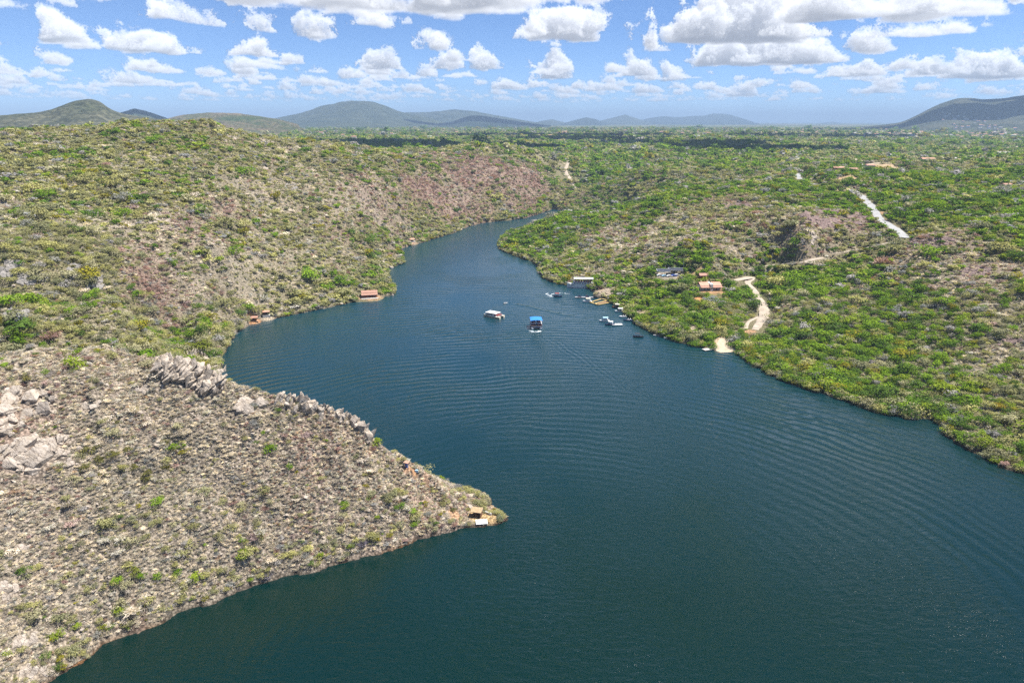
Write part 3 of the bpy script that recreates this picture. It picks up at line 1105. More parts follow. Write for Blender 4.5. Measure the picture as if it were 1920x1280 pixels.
def build_hills():
    ms = [hill_material("hill_scrub_near", (0.060, 0.070, 0.040), (0.110, 0.105, 0.072)), hill_material("hill_scrub_far", (0.040, 0.055, 0.032), (0.085, 0.095, 0.055)),
          hill_material("hill_fields", (0.065, 0.090, 0.035), (0.21, 0.15, 0.10)), hill_material("hill_dark_tone", (0.022, 0.036, 0.028), (0.04, 0.055, 0.035)),  # the dark tone includes cloud shade painted on the front hill
          hill_material("hill_mountain", (0.032, 0.044, 0.030), (0.11, 0.105, 0.07))]
    out = []
    for k, (R, dep, sky_, mi) in enumerate(HILLS):
        px = np.array([s[0] for s in sky_], float)
        py = np.array([s[1] for s in sky_], float)
        n, mrow = 150, 60
        u = np.linspace(px[0], px[-1], n)
        yy = np.interp(u, px, py)
        yy = np.convolve(np.pad(yy, 3, 'edge'), np.array([1, 2, 3, 4, 3, 2, 1]) / 16, 'valid')
        hs = np.array([at_r(a, b, R)[2] for a, b in zip(u, yy)])
        az = np.array([math.atan2((a - 960) / FPX, ray(a, b)[1]) for a, b in zip(u, yy)])
        w = np.linspace(-2.3, 2.3, mrow)
        A, W = np.meshgrid(az, w, indexing='ij')
        Rr = R + W * dep
        x, y = Rr * np.sin(A), Rr * np.cos(A)
        pro = np.exp(-np.abs(W) ** 1.7)
        amp = np.maximum(hs - 50, 2)[:, None]
        sc = dep * 0.55
        nz = fbm(x / sc, y / sc, 5, 90 + k)
        rg = np.abs(fbm(x / sc * 0.9 + 7, y / sc * 0.9, 4, 140 + k))
        z = 50 + amp * pro * (1 + (nz * 0.25 - rg * 0.45 + 0.08) * sstep(0.02, 0.6, np.abs(W))) + amp * 0.03 * fbm(x / sc * 6, y / sc * 6, 3, 170 + k)
        edge = np.minimum(sstep(0, 6, np.arange(n)), sstep(0, 6, np.arange(n)[::-1]))[:, None]
        z = np.minimum(z, 50 + (z - 50) * edge) - (1 - edge) * 12
        i = np.arange(n * mrow).reshape(n, mrow)
        q = np.stack([i[:-1, :-1], i[:-1, 1:], i[1:, 1:], i[1:, :-1]], -1).reshape(-1, 4)
        me = np_mesh("hill", np.stack([x, y, z], -1).reshape(-1, 3), q)
        me.shade_smooth()
        me.materials.append(ms[mi])
        o = bpy.data.objects.new("hill", me)
        COL.objects.link(o)
        tag(o, kind='structure')
        out.append((x, y, z, az))
    return out


# ------------------------------------------------------------------ haze
def build_haze():
    t = NT("haze_air")
    v = t.new('ShaderNodeVolumePrincipled')
    v.inputs['Color'].default_value = (0.50, 0.69, 0.93, 1)
    v.inputs['Density'].default_value = 0.000082
    v.inputs['Anisotropy'].default_value = 0.0
    t.L.new(v.outputs[0], t.out.inputs['Volume'])
    b = MB()
    b.box((0, 10000, 265), (72000, 62000, 560))
    o = b.build("haze", t.m)
    tag(o, kind='stuff')


# ------------------------------------------------------------------ clouds overhead whose shade falls on the plain
def build_clouds():
    t = NT("cloud_white")
    p = t.coord('Object')
    t.bsdf((0.9, 0.9, 0.9), 1.0, t.bump(t.noise(p, 0.01, 4), 0.6, 30.0), **{'Specular IOR Level': 0.0})
    spots = [((540, 272), 2000, 300, 210), ((700, 276), 1850, 340, 230), ((620, 266), 2300, 280, 200), ((830, 280), 1750, 260, 170), ((985, 256), 3200, 330, 200), ((1100, 265), 2650, 300, 170), ((1230, 276), 2150, 260, 170), ((1180, 258), 3300, 260, 140),
             ((1390, 284), 1750, 200, 150), ((1530, 256), 3300, 300, 260), ((1690, 240), 6200, 700, 260), ((1860, 232), 6300, 620, 240), ((1900, 205), 7000, 500, 200), ((920, 228), 8800, 900, 400),
             ((270, 214), 5600, 350, 160)]
    for k, ((px, py), r, rx, ry) in enumerate(spots):
        g = at_r(px, py, r)
        zc = {True: 1450.0, False: 2600.0}[r < 4500]
        s = (zc - 60) / SUN_DIR[2]
        c = np.array([g[0], g[1], 60]) + SUN_DIR * s
        bm = bmesh.new()
        rng = np.random.default_rng(300 + k)
        for q in range(16):
            a = rng.uniform(0, 2 * math.pi)
            f = math.sqrt(rng.uniform(0, 1)) * 0.85
            rr = min(rx, ry * 1.4) * rng.uniform(0.35, 0.65)
            m = bmesh.ops.create_icosphere(bm, subdivisions=3, radius=rr)
            for v in m['verts']:
                d = 1 + 0.20 * float(fbm(np.array([v.co.x / rr * 2.0 + q]), np.array([v.co.y / rr * 2.0 + v.co.z / rr * 1.7]), 3, 200)[0])
                v.co = v.co * d
                v.co.z = max(v.co.z * 0.75, -rr * 0.12)
                v.co += Vector((math.cos(a) * f * rx, math.sin(a) * f * ry, 0))
        me = bpy.data.meshes.new("cloud")
        bm.to_mesh(me)
        bm.free()
        me.shade_smooth()
        me.materials.append(t.m)
        o = bpy.data.objects.new("cloud", me)
        COL.objects.link(o)
        o.location = c
        tag(o, kind='structure')


# ------------------------------------------------------------------ roads and tracks
ROADS = []     # sampled centre lines for keeping plants off: (array of points, half width)


def centre_line(pts_px, widths):
    P = np.array([hit(px, py)[:2] for px, py in pts_px])
    Q, WW = [], []
    PP = np.vstack([2 * P[0] - P[1], P, 2 * P[-1] - P[-2]])
    for i in range(len(P) - 1):              # Catmull-Rom through the points
        a, b, c, d = PP[i:i + 4]
        n = max(4, int(np.hypot(*(c - b)) / 1.5))
        for t in np.arange(n) / n:
            Q.append(0.5 * (2 * b + (c - a) * t + (2 * a - 5 * b + 4 * c - d) * t * t + (3 * b - a - 3 * c + d) * t ** 3))
            WW.append(widths[i] * (1 - t) + widths[i + 1] * t)
    Q.append(P[-1])
    WW.append(widths[-1])
    Q, WW = np.array(Q), np.array(WW)
    z = hgt(Q[:, 0], Q[:, 1])
    n = min(21, len(z) // 2 * 2 - 1)
    z = np.convolve(np.pad(z, n // 2, 'edge'), np.ones(n) / n, 'valid')
    return Q, WW, z


def ribbon(name, line, material, dz=0.12, label=None):
    Q, WW, zc = line
    T = np.gradient(Q, axis=0)
    T /= np.hypot(T[:, 0], T[:, 1])[:, None] + 1e-9
    Nn = np.stack([-T[:, 1], T[:, 0]], 1)
    k = 7
    V = []
    wob = fbm(np.arange(len(Q)) / 4.0, np.zeros(len(Q)), 3, 210) * (0.16 if name != 'road' else 0.02)
    for j in range(k):
        f = (j / (k - 1) * 2 - 1)
        pt = Q + Nn * (f * WW * 0.5 * (1 + wob * abs(f)))[:, None]
        z = np.maximum(zc + dz, hgt(pt[:, 0], pt[:, 1]) + 0.05) - (0.25 if abs(f) > 0.99 else 0)
        V.append(np.column_stack([pt, z]))
    V = np.stack(V, 1)
    n = len(Q)
    idx = np.arange(n * k).reshape(n, k)
    q = np.stack([idx[:-1, :-1], idx[1:, :-1], idx[1:, 1:], idx[:-1, 1:]], -1).reshape(-1, 4)
    me = np_mesh(name, V.reshape(-1, 3), q)
    me.shade_smooth()
    me.materials.append(material)
    o = bpy.data.objects.new(name, me)
    COL.objects.link(o)
    tag(o, kind='structure')
    ROADS.append((Q, float(np.max(WW)) / 2))
    return o


# ------------------------------------------------------------------ paints and building materials
M_WHITE = mat("white_paint", (0.78, 0.78, 0.76), 0.35, 0.05, 0.8, (0.5, 0.47, 0.42))
M_CREAM = mat("cream_paint", (0.70, 0.64, 0.50), 0.4, 0.06, 0.8)
M_BLUEROOF = mat("blue_canvas", (0.03, 0.22, 0.70), 0.55, 0.08, 0.7)
M_DARK = mat("dark_rubber", (0.02, 0.022, 0.028), 0.45, 0.1, 2.0)
M_NAVY = mat("navy_paint", (0.03, 0.045, 0.12), 0.4, 0.1, 2.0)
M_RED = mat("red_seat", (0.32, 0.05, 0.04), 0.6, 0.12, 2.0)
M_PINK = mat("faded_red_rail", (0.55, 0.20, 0.17), 0.6, 0.1, 2.0)
M_GREY = mat("weathered_deck", (0.33, 0.33, 0.35), 0.75, 0.15, 1.5, (0.18, 0.17, 0.16))
M_LGREY = mat("pale_concrete", (0.52, 0.50, 0.46), 0.85, 0.12, 0.8, (0.3, 0.27, 0.23))
M_YELLOW = mat("yellow_timber", (0.50, 0.36, 0.13), 0.6, 0.1, 1.2)
M_BROWN = mat("brown_timber", (0.17, 0.085, 0.045), 0.75, 0.2, 1.5)
M_TILE = mat("terracotta_tile", (0.40, 0.22, 0.15), 0.8, 0.16, 1.2, (0.25, 0.12, 0.08), bump=0.4)
M_TILE_P = mat("pale_terracotta", (0.56, 0.30, 0.20), 0.8, 0.12, 1.0, (0.36, 0.2, 0.15), bump=0.4)
M_THATCH = mat("straw_thatch", (0.42, 0.30, 0.17), 0.95, 0.2, 2.5, (0.26, 0.16, 0.08), bump=0.6)
M_WALL = mat("whitewash", (0.66, 0.63, 0.60), 0.9, 0.06, 0.5, (0.45, 0.40, 0.35))
M_REDWALL = mat("red_wall", (0.36, 0.085, 0.05), 0.85, 0.1, 0.5)
M_GLASS = mat("boat_window", (0.03, 0.045, 0.06), 0.08, 0.05, 1.0)
M_PANEL = mat("dark_sheet_roof", (0.045, 0.048, 0.065), 0.4, 0.15, 0.6)
M_STEEL = mat("galvanised_steel", (0.42, 0.43, 0.44), 0.45, 0.08, 1.5)
M_BLUE = mat("blue_paint", (0.07, 0.13, 0.42), 0.5, 0.08, 1.5)
M_SAND = mat("beach_sand", (0.50, 0.40, 0.28), 0.95, 0.12, 0.5, (0.36, 0.27, 0.18))
M_DIRT = mat("dirt_road", (0.42, 0.35, 0.27), 0.95, 0.15, 0.3, (0.32, 0.25, 0.18))
M_ORANGE = mat("orange_soil", (0.42, 0.25, 0.14), 0.95, 0.15, 0.3, (0.33, 0.15, 0.07))
M_ASPHALT = mat("sun_bleached_concrete_road", (0.33, 0.325, 0.315), 0.9, 0.10, 0.25, (0.24, 0.23, 0.22))
M_FOAM = mat("wake_foam", (0.80, 0.86, 0.88), 0.6, 0.05, 2.0)
M_CYAN = mat("pale_blue_paint", (0.35, 0.55, 0.68), 0.5, 0.06, 1.5)


def flat(px, py, r, colour=None, bare=None, dz=0.0):
    """level a patch of ground at a pixel for a building"""
    p = hit(px, py)
    KEEP_FLAT.append((p[0], p[1], r, p[2] + dz))
    if colour is not None:
        BARE.append((p[0], p[1], bare or r * 1.2, colour))
    return p


# places of the buildings (found on the bare ground, which is then levelled there)
P_HOUSE = flat(1332, 545, 9, (0.40, 0.25, 0.14), 10)
P_PAV = flat(1318, 522, 4, (0.40, 0.26, 0.15), 6)
P_CLEAR = flat(1312, 560, 3, (0.52, 0.27, 0.12), 4.5)
P_PARK = flat(1256, 516, 12, (0.34, 0.30, 0.25), 13)
P_LODGE = flat(693, 558, 8, (0.36, 0.24, 0.15), 8)
P_KIOSK1 = flat(476, 602, 3, (0.45, 0.24, 0.12), 4)
P_KIOSK2 = flat(500, 596, 3, (0.42, 0.36, 0.28), 4)
P_HUT = flat(773, 455, 4, (0.40, 0.28, 0.2), 5)
P_SHELT = flat(894, 968, 2.2, (0.44, 0.32, 0.18), 3.4, 0.1)
P_POST = flat(763, 879, 1.0, (0.40, 0.24, 0.14), 1.5)
BEACH = at_z(1358, 650)
BARE.append((BEACH[0], BEACH[1] + 3.0, 5.5, (0.52, 0.42, 0.30)))
_bf = at_z(1362, 658)
BARE.append((_bf[0], _bf[1], 6.0, (0.50, 0.40, 0.28)))
_bf = at_z(1350, 653)
BARE.append((_bf[0], _bf[1], 4.0, (0.50, 0.40, 0.28)))
for _px, _py, _r, _bc in [(920, 972, 3.0, (0.44, 0.32, 0.18)), (776, 884, 1.1, (0.40, 0.24, 0.14)), (800, 902, 1.1, (0.36, 0.25, 0.18)), (850, 965, 2.5, (0.38, 0.25, 0.16)), (1125, 545, 5, (0.42, 0.34, 0.24)),
                         (1200, 588, 4, (0.46, 0.36, 0.25)), (1215, 598, 4, (0.50, 0.40, 0.30)), (1300, 616, 3.5, (0.46, 0.38, 0.28)), (1160, 532, 4, (0.44, 0.30, 0.18)), (1404, 626, 4, (0.44, 0.28, 0.17)),
                         (1660, 400, 7, (0.40, 0.25, 0.15)), (1300, 508, 7, (0.40, 0.28, 0.16)), (1650, 316, 26, (0.40, 0.31, 0.20)), (1760, 300, 26, (0.46, 0.38, 0.25)), (1880, 352, 12, (0.36, 0.27, 0.17)),
                         (1590, 334, 14, (0.42, 0.30, 0.18)), (250, 1150, 3.0, (0.19, 0.145, 0.118)), (160, 270, 5, (0.4, 0.37, 0.32)), (1440, 512, 2.5, (0.55, 0.5, 0.44))]:
    _p = hit(_px, _py)
    BARE.append((_p[0], _p[1], _r, _bc))

ROAD_DEFS = [
    ('road', [(1701, 445), (1688, 436), (1672, 424), (1652, 412), (1644, 402), (1634, 388), (1622, 374), (1616, 368), (1604, 358)], [7.5] * 9, M_ASPHALT),
    ('road', [(1530, 346), (1512, 340), (1500, 335), (1494, 331), (1500, 327), (1514, 323)], [8, 9, 10, 10, 9, 8], M_ASPHALT),
    ('dirt_track', [(1378, 527), (1394, 521), (1408, 521), (1403, 530), (1412, 543), (1421, 558), (1431, 574), (1433, 590), (1425, 606), (1416, 620)], [5, 6, 7, 4.5, 4.5, 5.5, 7, 6.5, 5, 4], M_DIRT),
    ('dirt_track', [(1427, 592), (1413, 598), (1402, 606), (1398, 618)], [4, 2.4, 2.4, 3], M_DIRT),
    ('dirt_track', [(1402, 504), (1440, 500), (1480, 494), (1510, 488), (1542, 485)], [1.5, 2, 2.5, 4, 4], M_DIRT),
    ('dirt_track', [(1560, 479), (1600, 470), (1640, 462), (1676, 452), (1700, 446)], [2, 2.2, 2.2, 2.6, 4], M_DIRT),
    ('dirt_track', [(1080, 354), (1074, 343), (1066, 331), (1060, 320), (1063, 310), (1068, 300)], [4, 6, 6, 6, 6, 5], M_DIRT),
    ('dirt_track', [(1555, 315), (1590, 312), (1620, 309), (1660, 304)], [9, 10, 10, 8], M_SAND),
]
ROAD_LINES = []
for _nm, _pts, _w, _m in ROAD_DEFS:
    _l = centre_line(_pts, _w)
    ROAD_LINES.append(_l)
    LEVEL.append((_l[0], _l[2], max(_w) / 2))

GZ, GSD, GPR = land(GX, GY)            # the ground again, now with the levelled places


# ------------------------------------------------------------------ boats
def hull_rings(L, W, H, bow=0.42, n=9, draft=0.35, sheer=0.25, stern=0.9):
    rings = []
    for i in range(n):
        t = i / (n - 1)
        x = -L / 2 + t * L
        k = stern + (1 - stern) * min(1, t / 0.3) if t < 1 - bow else max(0.03, 1 - ((t - (1 - bow)) / bow) ** 2.0)
        w = W / 2 * k
        zt = H + sheer * max(0, t - 0.5) * 2 * H * 0.6
        rings.append([(x, -w, zt), (x, -w * 0.82, 0.05), (x, 0, -draft * min(1, k + 0.2)), (x, w * 0.82, 0.05), (x, w, zt)])
    return rings


def hull(name, L, W, H, material, parent, loc=(0, 0, 0), **kw):
    b = MB()
    b.loft(hull_rings(L, W, H, **kw))
    return b.build(name, material, parent, loc=loc)


def rail(mb, pts, h, r=0.03, posts=1.2):
    for a, b in zip(pts[:-1], pts[1:]):
        a, b = Vector(a), Vector(b)
        mb.bar(a + Vector((0, 0, h)), b + Vector((0, 0, h)), r, 5)
        mb.bar(a + Vector((0, 0, h * 0.5)), b + Vector((0, 0, h * 0.5)), r * 0.8, 5)
        n = max(1, int((b - a).length / posts))
        for k in range(n + 1):
            p = a.lerp(b, k / n)
            mb.bar(p, p + Vector((0, 0, h)), r, 5)


def on_water(px, py):
    p = at_z(px, py)
    return (p[0], p[1], 0.0)


def curved_roof(L, W, z, rise, th=0.08, n=8):
    rings = []
    for x in (-L / 2, L / 2):
        top = [(x, -W / 2 + W * k / n, z + rise * (1 - (2 * k / n - 1) ** 2)) for k in range(n + 1)]
        rings.append(top + [(q[0], q[1], q[2] - th) for q in reversed(top)])
    return rings


def blue_tour_boat():
    t = thing('tour_boat', 'two-deck catamaran with bright blue canopy sailing away from the viewer', 'tour boat', on_water(1005, 613), rad(93))
    for s in (-1, 1):
        hull('hull', 11.0, 1.7, 1.0, M_WHITE, t, (0, s * 2.5, 0), bow=0.35)
    b = MB()
    b.box((0, 0, 1.12), (10.2, 6.8, 0.2))
    b.build('deck', M_NAVY, t)
    b = MB()
    for s in (-1, 1):
        b.box((0.2, s * 3.35, 1.75), (9.6, 0.08, 0.95))
    b.box((5.0, 0, 1.75), (0.08, 6.6, 0.95))
    b.build('side_panel', M_PINK, t)
    b = MB()
    b.box((0.6, 0, 3.05), (8.2, 6.7, 0.14))
    b.build('upper_deck', M_WHITE, t)
    b = MB()
    for x in (-3.6, -1.2, 1.2, 3.6):
        for s in (-1, 1):
            b.bar((x, s * 3.3, 1.2), (x, s * 3.3, 5.2), 0.07)
    b.build('post', M_WHITE, t)
    b = MB()
    rail(b, [(-3.5, -3.3, 3.12), (-3.5, 3.3, 3.12)], 0.9, 0.035)
    rail(b, [(-5.0, -3.3, 1.2), (-5.0, 3.3, 1.2)], 0.9, 0.035)
    rail(b, [(-3.5, 3.3, 3.12), (4.6, 3.3, 3.12)], 0.9, 0.035)
    rail(b, [(-3.5, -3.3, 3.12), (4.6, -3.3, 3.12)], 0.9, 0.035)
    b.build('railing', M_WHITE, t)
    b = MB()
    for x in (-2.2, -0.6, 1.0, 2.6):
        for s in (-1, 1):
            b.box((x, s * 1.7, 1.62), (0.6, 2.2, 0.8))
            b.box((x, s * 1.7, 3.5), (0.55, 2.2, 0.75))
    b.build('bench', M_RED, t)
    b = MB()
    b.box((2.9, 0, 2.0), (1.6, 2.6, 1.7))
    b.build('cabin', M_WHITE, t)
    b = MB()
    b.loft(curved_roof(8.6, 7.2, 5.2, 0.35))
    b.build('canopy', M_BLUEROOF, t)
    b = MB()
    b.box((-5.2, 2.0, 0.9), (0.5, 0.45, 1.1))
    b.box((-5.2, -2.0, 0.9), (0.5, 0.45, 1.1))
    b.build('outboard_motor', M_DARK, t)
    return t


def white_catamaran():
    t = thing('catamaran', 'white twin-hull boat with flat white roof panels and red seats at its stern', 'catamaran', on_water(926, 594), rad(146))
    for s in (-1, 1):
        h = hull('hull', 13.0, 1.9, 1.35, M_CREAM, t, (0, s * 2.3, 0), bow=0.4, sheer=0.4)
        b = MB()
        b.loft([[(x, y * 1.02, z) for x, y, z in ((p[0], p[1], 0.55), (p[0], p[1], 0.85), (p[0], -p[1], 0.85), (p[0], -p[1], 0.55))] for p in [r[0] for r in hull_rings(12.8, 1.86, 1.2, bow=0.4)][:8]])
        b.build('dark_stripe', M_DARK, h)
    b = MB()
    b.box((0.3, 0, 1.35), (10.4, 5.6, 0.22))
    b.build('deck', M_WHITE, t)
    b = MB()
    b.box((1.6, 0, 1.95), (6.0, 4.2, 1.1))
    cab = b.build('cabin', M_WHITE, t)
    b = MB()
    for s in (-1, 1):
        b.box((1.6, s * 2.12, 2.1), (5.0, 0.06, 0.55))
    b.build('window', M_GLASS, cab)
    for s in (-1, 1):
        b = MB()
        b.box((0.6, s * 1.55, 3.05), (8.6, 2.5, 0.12))
        b.build('roof_panel', M_WHITE, t)
    b = MB()
    for x in (-3.4, -1.6, 4.4):
        for s in (-1, 1):
            b.bar((x, s * 2.5, 1.4), (x, s * 2.5, 3.05), 0.06)
    b.build('post', M_WHITE, t)
    b = MB()
    for x in (-2.2, -3.4, -4.5):
        b.box((x, 0, 1.8), (0.6, 4.4, 0.75))
    b.build('bench', M_RED, t)
    b = MB()
    rail(b, [(-5.0, -2.6, 1.45), (-5.0, 2.6, 1.45)], 0.9, 0.035)
    rail(b, [(5.3, -2.6, 1.45), (5.3, 2.6, 1.45)], 0.9, 0.035)
    b.build('railing', M_STEEL, t)


def speedboat(label, px, py, L, rz, hm, deckm, shield=True, group=None, cover=None, loc=None):
    t = thing('speedboat', label, 'speedboat', loc or on_water(px, py), rz, group)
    W = L * 0.36
    hull('hull', L, W, L * 0.13, hm, t, bow=0.5, sheer=0.35)
    b = MB()
    b.box((-L * 0.12, 0, L * 0.135), (L * 0.5, W * 0.72, 0.06))
    b.build('cockpit', deckm, t)
    b = MB()
    b.box((-L * 0.3, 0, L * 0.19), (L * 0.10, W * 0.66, L * 0.10))
    b.box((-L * 0.05, W * 0.2, L * 0.19), (L * 0.09, W * 0.2, L * 0.10))
    b.box((-L * 0.05, -W * 0.2, L * 0.19), (L * 0.09, W * 0.2, L * 0.10))
    b.build('seat', M_RED if hm is M_BROWN else M_WHITE, t)
    if shield:
        b = MB()
        b.box((L * 0.10, 0, L * 0.2), (0.06, W * 0.66, L * 0.14), tilt=-0.6, axis='y')
        b.build('windscreen', M_GLASS, t)
    if cover is not None:
        b = MB()
        b.loft(curved_roof(L * 0.5, W * 0.95, L * 0.40, L * 0.05, 0.06))
        b.build('canopy', cover, t, loc=(-L * 0.1, 0, 0))
        b = MB()
        for x in (-L * 0.32, L * 0.12):
            for s in (-1, 1):
                b.bar((x, s * W * 0.4, L * 0.12), (x, s * W * 0.4, L * 0.42), 0.035)
        b.build('post', M_STEEL, t)
    b = MB()
    b.box((-L * 0.53, 0, L * 0.12), (L * 0.06, W * 0.2, L * 0.15))
    b.build('outboard_motor', M_DARK, t)
    return t


def moored_ship():
    t = thing('passenger_boat', 'large white double-deck passenger boat moored under the dark trees', 'passenger boat', on_water(1089, 539), rad(176))
    t.scale = (1.0, 1.0, 1.3)
    hull('hull', 21.0, 5.6, 2.1, M_WHITE, t, bow=0.42, sheer=0.5, draft=0.6)
    b = MB()
    b.box((-1.0, 0, 2.2), (18.5, 5.3, 0.16))
    b.build('main_deck', M_LGREY, t)
    b = MB()
    b.box((-1.2, 0, 2.75), (14.6, 5.0, 1.0))
    cab = b.build('cabin', M_WHITE, t)
    for k in range(7):
        for s in (-1, 1):
            b = MB()
            b.box((-7.0 + k * 1.95, s * 2.53, 2.85), (1.3, 0.06, 0.5))
            b.build('window', M_GLASS, cab)
    b = MB()
    b.box((-1.6, 0, 3.32), (15.4, 5.4, 0.14))
    b.build('upper_deck', M_WHITE, t)
    b = MB()
    for k in range(6):
        b.box((-7.0 + k * 2.2, 0, 3.85), (0.8, 4.2, 0.9))
    b.build('bench', M_RED, t)
    b = MB()
    for k in range(7):
        for s in (-1, 1):
            b.bar((-8.6 + k * 2.3, s * 2.5, 3.3), (-8.6 + k * 2.3, s * 2.5, 5.6), 0.07)
    b.build('post', M_WHITE, t)
    b = MB()
    rail(b, [(-9.0, -2.55, 3.4), (6.0, -2.55, 3.4)], 0.95, 0.04, 1.6)
    rail(b, [(-9.0, 2.55, 3.4), (6.0, 2.55, 3.4)], 0.95, 0.04, 1.6)
    rail(b, [(6.4, -2.0, 2.9), (10.0, -0.3, 3.1), (6.4, 2.0, 2.9)], 0.8, 0.04, 1.6)
    b.build('railing', M_PINK, t)
    b = MB()
    b.loft(curved_roof(14.6, 5.8, 5.6, 0.3, 0.12))
    b.build('canopy', M_WHITE, t, loc=(-1.8, 0, 0))
    b = MB()
    b.box((-10.4, 1.2, 1.2), (0.9, 1.0, 1.5))
    b.build('outboard_motor', M_DARK, t)
    b = MB()
    b.box((-11.6, -0.6, 1.6), (3.4, 0.9, 0.12))
    b.build('gangway', M_WHITE, t)


def jet_ski(label, loc, rz, group):
    t = thing('jet_ski', label, 'jet ski', loc, rz, group)
    hull('hull', 3.0, 1.1, 0.55, M_NAVY, t, bow=0.5)
    b = MB()
    b.box((-0.4, 0, 0.75), (1.3, 0.4, 0.4))
    b.build('seat', M_DARK, t)
    b = MB()
    b.bar((0.5, -0.4, 1.05), (0.5, 0.4, 1.05), 0.04)
    b.box((0.5, 0, 0.8), (0.4, 0.3, 0.5))
    b.build('handlebar', M_RED, t)


def deck_platform(name, label, cat, loc, rz, L, W, plank_m, plank=0.9, group=None, z=0.45):
    t = thing(name, label, cat, loc, rz, group)
    n = int(L / plank)
    proto = None
    for k in range(n):
        if proto is None:
            b = MB()
            b.box((0, 0, 0), (plank - 0.07, W, 0.09))
            proto = b.build('plank', plank_m, t)
            o = proto
        else:
            o = proto.copy()
            COL.objects.link(o)
            o.parent = t
        o.location = (-L / 2 + (k + 0.5) * plank, 0, z + (0.015 if k % 2 else 0))
    b = MB()
    for s in (-1, 1):
        b.box((0, s * W * 0.42, z - 0.14), (L, 0.16, 0.16))
    b.build('bearer', M_BROWN, t)
    b = MB()
    for k in range(max(2, int(L / 3))):
        for s in (-1, 1):
            b.bar((-L / 2 + 0.5 + k * (L - 1) / max(1, int(L / 3) - 1), s * W * 0.36, -1.2), (-L / 2 + 0.5 + k * (L - 1) / max(1, int(L / 3) - 1), s * W * 0.36, z - 0.06), 0.13, 8)
    b.build('pile', M_DARK, t)
    return t


